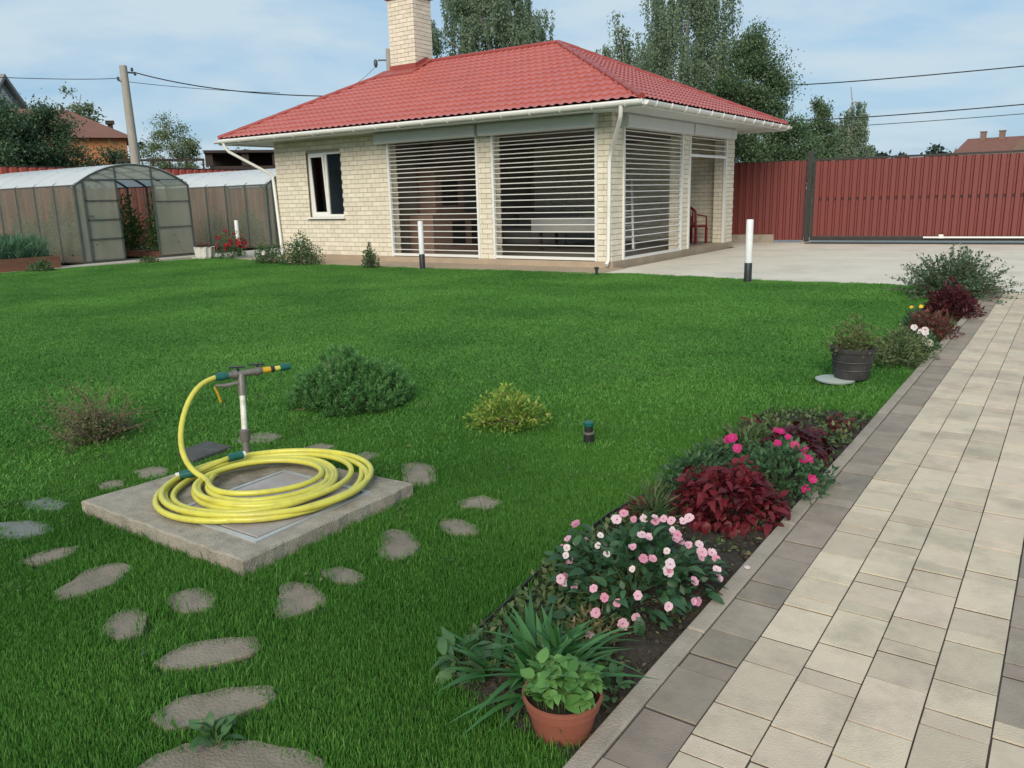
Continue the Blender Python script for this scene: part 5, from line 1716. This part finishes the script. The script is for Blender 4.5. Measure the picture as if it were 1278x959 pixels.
def put_flowers(root, meshes, spots, rr, name='flower'):
    """spots: (point, facing)"""
    for p, d in spots:
        o = link(name, rr.choice(meshes), root)
        o.location = tuple(p)
        q = Vector(d).to_track_quat('Z', 'Y')
        o.rotation_euler = (q.to_matrix().to_4x4() @ Matrix.Rotation(rr.uniform(0, 6.28), 4, 'Z')).to_euler()
        s = rr.uniform(.75, 1.1); o.scale = (s, s, s)


# pink impatiens
im = leaf_variants('leaf', 'leaf_impatiens', [dict(L=.050, W=.030, bend=.4, fold=.2, seg=4), dict(L=.062, W=.035, bend=.6, fold=.25, seg=4), dict(L=.048, W=.030, bend=.2, fold=.2, seg=4)])
imp, rg, rr = leafy('impatiens', 'mounded dark-leaved plant covered in pale pink flowers', 'flowers', (-1.155, 2.37, .01), .27, .36, .21, 290, im, 41, shell=.62, up=.1)
P, d = foliage_points(420, .25, .34, .19, rg, .4, .01)
link('foliage', leaf_mesh('foliage', P, d + rg.normal(size=(420, 3)) * .6, .042 * rg.uniform(.7, 1.2, 420), .024, 'leaf_impatiens_low', rg=rg), imp, kind='stuff')
pk = [flower_mesh('flower', 'petal_pink', 5, .0185, .15), flower_mesh('flower', 'petal_pink', 5, .016, .35), flower_mesh('flower', 'petal_pink', 5, .0195, .1)]
P, d = foliage_points(54, .265, .36, .235, rg, .96, .03)
sel = [(p, q * np.array((.6, .6, .8)) + np.array((.25, -.35, .25))) for p, q in zip(P, d) if q[1] < .55]
# a line of blooms along the crest, some on the kerb side, and one straggler
for k in range(9): sel.append((np.array((-.12 + .03 * k + rr.uniform(-.01, .01), .10 + .015 * k, .225 + rr.uniform(-.01, .015))), np.array((.2, -.6, .6))))
for k in range(9): sel.append((np.array((.08 + .022 * k, .17 + rr.uniform(-.05, .03), .20 - .012 * k)), np.array((.4, -.4, .6))))
put_flowers(imp, pk, sel, rr)
wt_ = [flower_mesh('flower', 'petal_white', 5, .014, .3)]
put_flowers(imp, wt_, [(np.array((rr.uniform(-.2, .2), rr.uniform(-.25, .05), .0)) + np.array((0, 0, .17 + rr.uniform(0, .05))), np.array((.2, -.5, .5))) for _ in range(7)], rr)
# small rusty plant in front of it
bush('marigold', 'small rusty orange and yellow-green plant in front of the pink flowers', 'plant', (-1.13, 2.02, .01), .075, .09, .085, 260, .032, .3, 'leaf_dry', 42, stems=8, stem_mat='stem_green')
# coleus
cm = leaf_variants('leaf', 'leaf_coleus', [dict(L=.050, W=.034, bend=.8, fold=.2, seg=5, wav=.07), dict(L=.056, W=.036, bend=1.0, fold=.25, seg=5, wav=.07), dict(L=.042, W=.031, bend=.5, fold=.2, seg=5, wav=.07)])
cmd = leaf_variants('leaf', 'leaf_coleus_dark', [dict(L=.055, W=.038, bend=.7, fold=.2, seg=4, wav=.05), dict(L=.060, W=.042, bend=.9, fold=.25, seg=4, wav=.05)])
cr1, rg, rr = leafy('coleus', 'big bushy crimson coleus behind the pink flowers', 'plant', (-1.12, 3.22, .01), .235, .25, .21, 290, cm, 43, 'stem_red', shell=.7, up=.0, hang=.35, smin=.7, smax=1.15)
P, d = foliage_points(900, .225, .24, .20, rg, .45, .01)
link('foliage', leaf_mesh('foliage', P, d + rg.normal(size=(900, 3)) * .6 - np.array((0, 0, .3)), .036 * rg.uniform(.7, 1.2, 900), .022, 'leaf_coleus_low', rg=rg), cr1, kind='stuff')
leafy('coleus', 'dark burgundy coleus at the far end of the near bed', 'plant', (-1.09, 4.16, .01), .17, .24, .15, 200, cmd, 44, 'stem_red', shell=.6, up=.0, hang=.35)
leafy('coleus', 'small red coleus seedling by the lawn edge beyond the magenta flowers', 'plant', (-1.43, 4.50, .01), .06, .07, .09, 40, cm, 45, 'stem_red', smin=.5, smax=.7, stems=5)
leafy('coleus', 'tiny red coleus near the kerb at the end of the bed', 'plant', (-1.03, 4.80, .01), .08, .09, .07, 50, cm, 46, 'stem_red', smin=.5, smax=.7, stems=5)
leafy('coleus', 'small red coleus tucked between the pink flowers and the lawn', 'plant', (-1.43, 2.95, .01), .05, .06, .10, 36, cm, 47, 'stem_red', smin=.4, smax=.7, stems=5)
# magenta flowers
mg, rg = bush('petunia', 'spreading green plant with bright magenta flowers between the two red coleus', 'flowers', (-1.04, 3.66, .01), .24, .30, .21, 1500, .034, .5, 'leaf_petunia', 48, stems=20, stem_mat='stem_green', shell=.5)
fm = [flower_mesh('flower', 'petal_magenta', 5, .024, .35, .85), flower_mesh('flower', 'petal_magenta', 6, .026, .25, .85)]
rr = random.Random(48)
put_flowers(mg, fm, [((-.18, -.12, .25), (.1, -.7, .6)), ((-.14, -.17, .22), (.2, -.7, .5)), ((-.20, -.10, .235), (-.2, -.6, .6)), ((-.03, .14, .235), (.1, -.6, .7)), ((.01, .12, .22), (.2, -.7, .5)), ((.06, .05, .205), (.2, -.6, .6)), ((-.06, .16, .23), (.1, -.5, .8)),
                     ((.12, -.02, .17), (.4, -.6, .5)), ((.14, .0, .165), (.4, -.5, .5)), ((.18, -.10, .11), (.5, -.6, .3)), ((.17, -.16, .08), (.5, -.6, .3)), ((.10, .06, .19), (.2, -.6, .6)), ((.0, -.02, .225), (.1, -.6, .7))], rr)
bush('lettuce_weed', 'pale green upright weed behind the magenta flowers', 'plant', (-1.34, 4.08, .01), .13, .28, .14, 420, .06, .3, 'leaf_weed', 49, stems=6, stem_mat='stem_green')
bush('grass_tuft', 'tuft of thin bright green blades left of the crimson coleus', 'plant', (-1.37, 2.98, .01), .06, .08, .16, 160, .09, .08, 'leaf_weed', 50, stems=0, spread=.25, shell=.1)
bush('straggler', 'straggling green plant along the lawn edge beside the crimson coleus', 'plant', (-1.42, 3.62, .01), .10, .42, .13, 520, .045, .35, 'leaf_petunia', 51, stems=8, stem_mat='stem_green')
bw = leaf_variants('leaf', 'leaf_broad', [dict(L=.085, W=.034, bend=.5, fold=.25, seg=6, wav=.06), dict(L=.07, W=.036, bend=.3, fold=.2, seg=6, wav=.06), dict(L=.05, W=.036, bend=.4, fold=.2, seg=5, wav=.05)])
leafy('dandelion', 'broad-leaved weed at the lawn edge left of the daylily', 'plant', (-1.37, 1.68, .01), .075, .075, .10, 28, bw, 52, shell=.3, up=.3, stems=6)
leafy('dock_weed', 'small grey-green weed between the terracotta pot and the kerb', 'plant', (-.935, 1.80, .01), .04, .06, .055, 14, bw, 53, shell=.3, up=.3, smin=.4, smax=.7, stems=3)
leafy('leaf_weed', 'flat green weed growing beside the largest stepping stone', 'plant', (-1.70, 1.05, .02), .075, .045, .04, 26, bw, 54, shell=.3, up=.2, smin=.4, smax=.75, stems=3)
# fallen petal on the kerb
m = MB(); m.lathe([(.012, .0), (.011, .004), (.004, .006)], (0, 0, 0), 8); o = m.build('petal', 'petal_white'); o.location = (-.865, 2.72, .036); tag(o, 'single pale petal lying on the kerb stone', 'petal')

# black bucket pot, saucer, plant
sau = empty('saucer', (-1.335, 6.04, 0), label='pale grey-green lid lying in the grass under the black bucket', cat='lid')
m = MB(); m.lathe([(.135, .018), (.14, .03), (.13, .034)], n=28); m.build('disc', 'saucer_green', sau, True)
bk = empty('bucket', (-1.245, 6.13, .034), label='black plastic bucket planter on the lawn edge', cat='bucket')
m = MB(); m.lathe([(.118, 0), (.150, .195), (.158, .197), (.163, .225), (.155, .228), (.148, .20)], n=32, cap1=False); m.build('bucket_wall', 'bucket_black', bk, True)
m = MB(); m.lathe([(.148, .195), (.002, .205)], n=24, cap0=False); m.build('bucket_soil', 'bed_soil', bk, True)
for z in (.06, .12): 
    m = MB(); r_ = .118 + .032 * z / .195 + .002; m.lathe([(r_, z), (r_ + .003, z + .006), (r_ + .001, z + .012)], n=32, cap0=False, cap1=False); m.build('hoop', 'bucket_black', bk, True)
bush('potted_rose', 'sparse olive green plant growing out of the black bucket', 'plant', (-1.24, 6.14, .23), .19, .17, .24, 900, .032, .5, 'leaf_olive', 55, stems=24, shell=.2, base=0)
bush('euonymus', 'green and cream shrub right behind the black bucket', 'shrub', (-1.06, 7.0, .0), .22, .42, .27, 2600, .032, .5, 'leaf_euonymus', 56, stems=18)
wf, rg = bush('begonia', 'low green plant with a few white flowers by the kerb', 'flowers', (-.98, 7.55, .0), .12, .24, .17, 900, .034, .55, 'leaf_petunia', 57, stems=8, stem_mat='stem_green')
rr = random.Random(57)
put_flowers(wf, [flower_mesh('flower', 'petal_white', 5, .030, .3)], [((-.09, .10, .19), (.1, -.8, .4)), ((-.02, -.02, .17), (.1, -.8, .4)), ((.02, -.05, .17), (.1, -.8, .4)), ((.03, -.15, .13), (.2, -.8, .4)), ((.07, -.18, .11), (.3, -.8, .4)), ((-.0, .05, .18), (.1, -.8, .4))], rr)
bush('red_foliage_plant', 'dull red foliage plant behind the white flowers', 'plant', (-1.02, 8.25, .0), .22, .42, .24, 1500, .045, .4, 'leaf_red_dull', 58, stems=10, stem_mat='stem_red')
bush('burgundy_plant', 'rounded dark burgundy plant in front of the big green bush', 'plant', (-1.02, 9.75, .0), .26, .42, .33, 2600, .05, .4, 'leaf_burgundy', 59, stems=10, stem_mat='stem_red')
for f_ in bpy.data.objects:
    pass
mar, rg = bush('yellow_flower_plant', 'green plant with a yellow bloom left of the burgundy plant', 'flowers', (-1.22, 8.85, .0), .12, .24, .17, 700, .05, .3, 'leaf_petunia', 60, stems=6, stem_mat='stem_green')
put_flowers(mar, [flower_mesh('flower', 'flower_yellow', 6, .022, .3)], [((-.06, .02, .20), (.1, -.8, .4)), ((.02, .05, .21), (.1, -.8, .4)), ((.08, .0, .17), (.1, -.8, .4))], random.Random(60))

# big loose bush at the end of the path
big = empty('barberry_bush', (-1.20, 11.45, 0), label='big loose grey-green bush at the far end of the path border', cat='shrub')
rg = np.random.default_rng(61)
m = MB(); PP, DD = [], []
for k in range(330):
    a_ = rg.uniform(0, 2 * PI); el = R(rg.uniform(8, 88)); L_ = rg.uniform(.40, .88) * (1 - .22 * math.sin(el))
    dv = np.array((math.cos(a_) * math.cos(el) * 1.0, math.sin(a_) * math.cos(el), math.sin(el)))
    b0 = np.array((math.cos(a_) * .12, math.sin(a_) * .12, 0)) * rg.random()
    pts = [b0 + dv * L_ * t - np.array((0, 0, .14 * L_ * t * t * math.cos(el))) for t in np.linspace(0, 1, 6)]
    m.tube([tuple(p) for p in pts], [.005, .0045, .004, .003, .002, .001], 4, caps=False)
    for t in np.linspace(.25, 1, 26):
        i = min(int(t * 5), 4); f = t * 5 - i
        PP.append(pts[i] * (1 - f) + pts[i + 1] * f + rg.normal(size=3) * .008); DD.append(dv * .7 + rg.normal(size=3) * .8)
m.build('stem', 'twig_brown', big)
PP, DD = np.array(PP), np.array(DD); L = .042 * rg.uniform(.6, 1.4, len(PP))
link('foliage', leaf_mesh('foliage', PP, DD, L, L * .5, 'leaf_barberry', rg=rg), big)

# mugo pine: upright candle shoots with needles
mu = empty('mugo_pine', (-4.03, 3.80, 0), label='rounded dark green dwarf pine on the lawn behind the well cover', cat='shrub')
rg = np.random.default_rng(62)
ns = 1050
P, d = foliage_points(ns, .355, .355, .32, rg, .60, .0)
nn = 42
base = np.repeat(P, nn, 0)
sdir = unit(d * .7 + np.array((0, 0, .8)) + rg.normal(size=(ns, 3)) * .25)
t = np.tile(np.linspace(0, 1, nn), ns)
base = base + np.repeat(sdir, nn, 0) * (t * .06)[:, None]
nd = np.repeat(sdir, nn, 0) * .9 + rg.normal(size=(ns * nn, 3)) * .55
L = .034 * rg.uniform(.7, 1.2, ns * nn)
tint = np.clip(np.repeat(rg.random(ns), nn) * .5 + t * .3 + rg.random(ns * nn) * .2, 0, 1)
link('foliage', leaf_mesh('foliage', base, nd, L, .0052, 'leaf_mugo', fold=0, rg=rg, tint=tint), mu)
m = MB()
for k in range(40):
    q = P[rg.integers(ns)]; m.tube([(q[0] * .05, q[1] * .05, 0), (q[0] * .5, q[1] * .5, q[2] * .45), tuple(q)], [.012, .008, .004], 5)
m.build('branch', 'twig_brown', mu)
# golden spirea
bush('spirea', 'small yellow-green spirea bush on the lawn left of the sprinkler', 'shrub', (-2.76, 3.90, 0), .235, .235, .235, 1900, .034, .42, 'leaf_spirea', 63, stems=26, shell=.35, spread=.7)
# bare twiggy shrub
bs = empty('bare_shrub', (-4.79, 2.42, 0), label='nearly bare brown twiggy shrub on the lawn at the left', cat='shrub')
rg = np.random.default_rng(64)
m = MB(); PP, DD = [], []
for k in range(46):
    a_ = rg.uniform(0, 2 * PI); el = R(rg.uniform(12, 80)); L_ = rg.uniform(.20, .38)
    if k == 0: el, L_ = R(86), .44
    dv = np.array((math.cos(a_) * math.cos(el), math.sin(a_) * math.cos(el), math.sin(el)))
    p = np.array((rg.normal() * .03, rg.normal() * .03, 0)); pts = [p]
    for j in range(6):
        dv = dv + rg.normal(size=3) * .18; dv /= np.linalg.norm(dv); p = p + dv * L_ / 6; p[2] = max(p[2], .01); pts.append(p)
    m.tube([tuple(q) for q in pts], [.006, .005, .0045, .0035, .003, .002, .001], 5)
    for j in (2, 3, 4, 5):
        for _ in range(2):
            e_ = pts[j] + (dv + rg.normal(size=3) * .8) * L_ * .22; e_[2] = max(e_[2], .01)
            m.tube([tuple(pts[j]), tuple(e_)], [.002, .001], 4)
            if rg.random() < .75:
                for _ in range(3): PP.append(pts[j] + (e_ - pts[j]) * rg.random() + rg.normal(size=3) * .006); DD.append(rg.normal(size=3))
m.build('branch', 'twig_brown', bs)
for _ in range(900):
    a_ = rg.uniform(0, 6.28); q = rg.uniform(0, .22); PP.append(np.array((q * math.cos(a_), q * math.sin(a_), rg.uniform(.01, .15)))); DD.append(rg.normal(size=3) + np.array((0, 0, .4)))
PP, DD = np.array(PP), np.array(DD); L = .022 * rg.uniform(.6, 1.4, len(PP))
link('foliage', leaf_mesh('foliage', PP, DD, L, L * .5, 'leaf_olive', rg=rg), bs)

# shrubs along the house
def rosebush(label, loc, rx, ry, h, n, seed, flowers=0, fmat='petal_red', mat='leaf_rose', ls=.05):
    root, rg = bush('rose_bush', label, 'shrub', loc, rx, ry, h, n, ls, .55, mat, seed, stems=20, shell=.25, spread=.9)
    if flowers:
        P, d = foliage_points(flowers, rx, ry, h * 1.04, rg, .8, .2)
        put_flowers(root, [flower_mesh('flower', fmat, 7, .05, .5, 1.2)], [(p, q + np.array((.2, -.6, .4))) for p, q in zip(P, d)], random.Random(seed))
    return root


rosebush('rose bush full of deep red flowers around the left bollard', (-18.10, 13.30, 0), .46, .40, .68, 1300, 70, 40, mat='leaf_rose')
rosebush('leafy green rose bush at the foot of the house wall below the window', (-14.35, 12.38, 0), .55, .40, .66, 3000, 71, 3, 'petal_white')
rosebush('low rose bush beside the left downpipe', (-15.45, 12.35, 0), .42, .35, .50, 1600, 72, 2, 'petal_white')
rosebush('small upright shrub between the window and the first grille', (-11.98, 12.15, 0), .16, .16, .47, 900, 73)
bush('lawn_weed', 'low weed clump at the lawn edge in front of the front greenhouse', 'plant', (-18.9, 11.45, 0), .26, .22, .16, 260, .07, .4, 'leaf_weed', 74, stems=5, stem_mat='stem_green')
bush('lawn_weed', 'low weed clump beside the onion bed at the lawn edge', 'plant', (-19.2, 9.0, 0), .32, .24, .24, 420, .08, .4, 'leaf_rose', 75, stems=5, stem_mat='stem_green')
wp = empty('planter', (-18.75, 12.95, 0), label='white fluted planter at the foot of the front greenhouse', cat='planter')
m = MB()
n = 40; vs, fs = [], []
for i, (r_, z) in enumerate(((.20, 0), (.22, .06), (.25, .28), (.27, .31), (.22, .31))):
    for k in range(n):
        a_ = 2 * PI * k / n; q = r_ + (.018 if k % 4 < 2 and 0 < i < 3 else 0)
        vs.append((q * math.cos(a_), q * math.sin(a_), z))
for i in range(4):
    for k in range(n): fs.append((i * n + k, i * n + (k + 1) % n, (i + 1) * n + (k + 1) % n, (i + 1) * n + k))
m.add(vs, fs); m.build('pot_wall', 'pot_white', wp)
m = MB(); m.lathe([(.23, .27), (.01, .29)], n=20, cap0=False); m.build('planter_soil', 'bed_soil', wp)
bush('planter_plant', 'small dull plant in the white fluted planter', 'plant', (-18.75, 12.95, .28), .18, .18, .10, 160, .05, .4, 'leaf_red_dull', 76, stems=4, stem_mat='stem_red')

# raised bed with onions
ob = empty('raised_bed', (-20.6, 9.05, 0), label='red-brown wooden raised bed at the left edge', cat='raised bed')
for a_, b_ in (((-1.2, -.72, 0), (.78, -.68, .30)), ((-1.2, .68, 0), (.78, .72, .30)), ((.74, -.678, 0), (.78, .678, .30)), ((-1.2, -.678, 0), (-1.16, .678, .30))):
    m = MB(); m.box(a_, b_); m.build('board', 'wood_bed', ob)
m = MB(); m.box((-1.158, -.676, 0), (.738, .676, .24)); m.build('bed_fill', 'bed_soil', ob)
on = empty('onion_patch', (-20.6, 9.05, .24), label='dense tall blue-green onion leaves growing in the raised bed', cat='plant')
rg = np.random.default_rng(80)
n = 1500
P = np.column_stack([rg.uniform(-1.1, .6, n), rg.uniform(-.6, .6, n), np.zeros(n)])
PP, DD, LL = [], [], []
dv = unit(rg.normal(size=(n, 3)) * .28 + np.array((0, 0, 1)))
L = rg.uniform(.35, .68, n)
PP.append(P); DD.append(dv); LL.append(L * .6)
d2 = unit(dv + rg.normal(size=(n, 3)) * .35 - np.array((0, 0, .15)))
PP.append(P + dv * (L * .5)[:, None]); DD.append(d2); LL.append(L * .55)
link('foliage', leaf_mesh('foliage', np.concatenate(PP), np.concatenate(DD), np.concatenate(LL), .022, 'leaf_onion', rg=rg), on)

# tomato plants in the greenhouses
for i, (x, y, h_, lab) in enumerate(((-21.0, 11.15, 1.6, 'tomato plant near the door of the front greenhouse, left row'), (-21.0, 13.2, 1.6, 'tomato plant near the door of the front greenhouse, right row'), (-22.4, 12.2, 1.75, 'tall tomato plant filling the middle of the front greenhouse'),
                                     (-22.6, 13.2, 1.5, 'tomato plant deep in the front greenhouse, right row'), (-23.2, 11.1, 1.0, 'lower plant deep in the front greenhouse, left row'),
                                     (-21.8, 11.2, .95, 'low plant just inside the long wall of the front greenhouse, second from the door'), (-24.4, 11.15, 1.0, 'low plant inside the long wall of the front greenhouse behind the onions'), (-25.6, 12.8, 1.4, 'tomato plant at the far end of the front greenhouse'),
                                     (-22.0, 17.0, .95, 'low plant at the near side of the rear greenhouse'), (-24.0, 17.1, 1.0, 'low plant in the middle of the rear greenhouse'))):
    bush('tomato_plant', lab, 'plant', (x, y, .16), .50, .42, h_, 1500, .11, .45, 'leaf_tomato', 81 + i, stems=8, stem_mat='stem_green', shell=.15, stem_r=.012, group='tomato plants in the greenhouses')

# ------------------------------------------------------------------ grass
rg = np.random.default_rng(600)
cl = np.column_stack([rg.uniform(-5.2, -1.6, 230), rg.uniform(.9, 6.2, 230)])
blob = .5 + .5 * np.sin(cl[:, 0] * 2.3 + 1.2) * np.cos(cl[:, 1] * 1.9 + .4)
cl = cl[rg.random(230) < blob]
k = 18
P = np.repeat(cl, k, 0) + rg.normal(size=(len(cl) * k, 2)) * .045
P = np.column_stack([P, rg.uniform(.020, .036, len(P))])
ok = ~inside(P, SLAB)
for poly_, _, _ in STONES: ok &= ~inside(P, poly_)
P = P[ok]
L = rg.uniform(.009, .018, len(P))
link('clover', leaf_mesh('clover', P, rg.normal(size=(len(P), 3)) * np.array((1, 1, .3)), L, L * .75, 'leaf_weed', rg=rg), kind='stuff')
n = 420
P = np.column_stack([rg.uniform(-9, -1.7, n), rg.uniform(.9, 9, n), rg.uniform(.026, .040, n)])
L = rg.uniform(.018, .045, n)
link('clippings', leaf_mesh('clippings', P, rg.normal(size=(n, 3)) * np.array((1, 1, .15)), L, L * .14, 'leaf_dry', rg=rg), kind='stuff')
gcol = bpy.data.collections.new('grass_tufts')


def tuft(name, rad, n, h0, h1, w, seed, l0=.1, l1=.75, mat='grass'):
    rg = np.random.default_rng(seed)
    a_ = rg.uniform(0, 2 * PI, n); q = rad * np.sqrt(rg.random(n))
    b0 = np.column_stack([q * np.cos(a_), q * np.sin(a_), np.full(n, -.004)])
    dr = rg.uniform(0, 2 * PI, n)
    lean = rg.uniform(l0, l1, n)
    h = rg.uniform(h0, h1, n)
    ld = np.column_stack([np.cos(dr), np.sin(dr), np.zeros(n)])
    sd_ = np.column_stack([-np.sin(dr + rg.normal(size=n) * .6), np.cos(dr + rg.normal(size=n) * .6), np.zeros(n)])
    up = np.array((0, 0, 1.0))
    m1 = b0 + ld * (lean * h * .3)[:, None] + up * (h * .62)[:, None]
    tp = b0 + ld * (lean * h * .95)[:, None] + up * (h * (1 - .25 * lean))[:, None]
    ww = (w * rg.uniform(.7, 1.3, n))[:, None] / 2
    V = np.stack([b0 - sd_ * ww, b0 + sd_ * ww, m1 - sd_ * ww * .85, m1 + sd_ * ww * .85, tp], 1).reshape(-1, 3)
    b_ = np.arange(n)[:, None] * 5
    Fq = b_ + np.array([[0, 1, 3, 2]]); Ft = b_ + np.array([[2, 3, 4]])
    t = rg.random(n)
    me = mesh_np(name, V, [Fq, Ft], mat, np.concatenate([t, t]))
    o = bpy.data.objects.new(name, me)
    gcol.objects.link(o)
    return o


for k in range(4): tuft('tuft_a%d' % k, .050, 120, .014, .032, .0021, 200 + k, .0, .6, 'grass_near_shade')
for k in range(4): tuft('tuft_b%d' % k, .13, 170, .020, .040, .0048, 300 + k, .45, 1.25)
for k in range(2): tuft('tuft_c%d' % k, .055, 26, .028, .055, .0026, 400 + k, mat='grass_near_shade')
# names sort a0..a3, b0..b3, c0..c1 -> pick index 0-3 near, 4-7 far, 8-9 long blades along edges

rg = np.random.default_rng(500)


def toward_camera(poly, k):
    c = np.mean(np.array(poly), 0); d = -c / np.linalg.norm(c)
    return [(p[0] + d[0] * k, p[1] + d[1] * k) for p in poly]


holes = [BED1] + [SLAB, GRATE]
for poly, _, _ in STONES:
    c_ = np.mean(np.array(poly), 0)
    sm = [tuple(c_ + (np.array(p) - c_) * .98) for p in poly]
    holes += [sm, toward_camera(sm, .022), toward_camera(sm, .04)]
holes += [toward_camera(SLAB, .03)]
circ = [(-1.335, 6.04, .17), (-.985, 1.605, .075), (-1.175, 1.775, .05)]


def clear_of(P):
    ok = inside(P, LAWN)
    for h_ in holes: ok &= ~inside(P, h_)
    for x, y, r_ in circ: ok &= np.hypot(P[:, 0] - x, P[:, 1] - y) > r_
    return ok


Mnp = np.array(Mc)


def in_view(P, marg=.25):
    q = np.column_stack([P, np.zeros(len(P)), np.ones(len(P))]) @ Mnp.T
    dpt = -q[:, 2]
    x = q[:, 0] / np.maximum(dpt, .05) * 1003.36 / 639; y = q[:, 1] / np.maximum(dpt, .05) * 1003.36 / 479.5
    return (dpt > .2) & (np.abs(x) < 1 + marg) & (np.abs(y) < 1 + marg)


def scatter(x0, x1, y0, y1, dens):
    st = 1 / math.sqrt(dens)
    gx, gy_ = np.meshgrid(np.arange(x0, x1, st), np.arange(y0, y1, st))
    P = np.column_stack([gx.ravel(), gy_.ravel()])
    P = P + rg.uniform(-.62, .62, P.shape) * st
    P = P[clear_of(P)]
    return P[in_view(P)]


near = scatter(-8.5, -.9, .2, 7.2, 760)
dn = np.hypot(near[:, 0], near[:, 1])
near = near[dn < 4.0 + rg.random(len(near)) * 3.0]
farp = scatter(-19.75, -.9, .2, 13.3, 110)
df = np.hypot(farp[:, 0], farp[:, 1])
farp = farp[df > 3.7 + rg.random(len(farp)) * 3.0]  # shaded near copy and brighter far copy crossfade by distance from the camera
# long blades at the edges of slab, stones, bed and kerb
edge = []
for h_ in [SLAB, BED1] + [s[0] for s in STONES]:
    H_ = np.array(h_); c = H_.mean(0)
    for i in range(len(H_)):
        a_, b_ = H_[i], H_[(i + 1) % len(H_)]
        L_ = np.linalg.norm(b_ - a_)
        for t in rg.random(int(L_ * 26) + 1):
            p = a_ + (b_ - a_) * t; dd = (p - c); dd /= np.linalg.norm(dd) + 1e-6
            edge.append(p + dd * rg.uniform(.01, .05))
edge += [(-.93, y) for y in rg.uniform(5.3, 6.5, 40)]
edge = np.array(edge); edge = edge[clear_of(edge)]; edge = edge[in_view(edge)]
allp = np.concatenate([near, farp, edge])
nA, nB, nC = len(near), len(farp), len(edge)
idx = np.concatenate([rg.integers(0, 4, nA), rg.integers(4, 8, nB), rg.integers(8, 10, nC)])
scl = rg.uniform(.8, 1.2, len(allp))
# slow change of height over the lawn, as mown turf has
scl *= 1 + .10 * np.sin(allp[:, 0] * 1.7 + 1) * np.cos(allp[:, 1] * 1.3)
me = bpy.data.meshes.new('grass')
me.vertices.add(len(allp))
me.vertices.foreach_set('co', np.column_stack([allp, np.zeros(len(allp))]).astype(np.float32).ravel())
for nm, ty, dat in (('idx', 'INT', idx.astype(np.int32)), ('scl', 'FLOAT', scl.astype(np.float32)), ('rot', 'FLOAT', rg.uniform(0, 2 * PI, len(allp)).astype(np.float32))):
    at = me.attributes.new(nm, ty, 'POINT'); at.data.foreach_set('value', dat)
grass = link('grass', me, kind='stuff')
ng = bpy.data.node_groups.new('grass_scatter', 'GeometryNodeTree')
ng.interface.new_socket('Geometry', in_out='INPUT', socket_type='NodeSocketGeometry')
ng.interface.new_socket('Geometry', in_out='OUTPUT', socket_type='NodeSocketGeometry')
gi, go = ng.nodes.new('NodeGroupInput'), ng.nodes.new('NodeGroupOutput')
ci = ng.nodes.new('GeometryNodeCollectionInfo'); ci.inputs['Collection'].default_value = gcol
ci.inputs['Separate Children'].default_value = True; ci.inputs['Reset Children'].default_value = True
ip = ng.nodes.new('GeometryNodeInstanceOnPoints'); ip.inputs['Pick Instance'].default_value = True


def named(nm, ty):
    a_ = ng.nodes.new('GeometryNodeInputNamedAttribute'); a_.data_type = ty; a_.inputs['Name'].default_value = nm
    return a_.outputs[0]


cx_ = ng.nodes.new('ShaderNodeCombineXYZ')
ng.links.new(named('rot', 'FLOAT'), cx_.inputs[2])
ng.links.new(gi.outputs[0], ip.inputs['Points'])
ng.links.new(ci.outputs[0], ip.inputs['Instance'])
ng.links.new(named('idx', 'INT'), ip.inputs['Instance Index'])
ng.links.new(cx_.outputs[0], ip.inputs['Rotation'])
ng.links.new(named('scl', 'FLOAT'), ip.inputs['Scale'])
ng.links.new(ip.outputs[0], go.inputs[0])
md = grass.modifiers.new('scatter', 'NODES'); md.node_group = ng
print('grass points', nA, nB, nC, 'objects', len(bpy.data.objects))
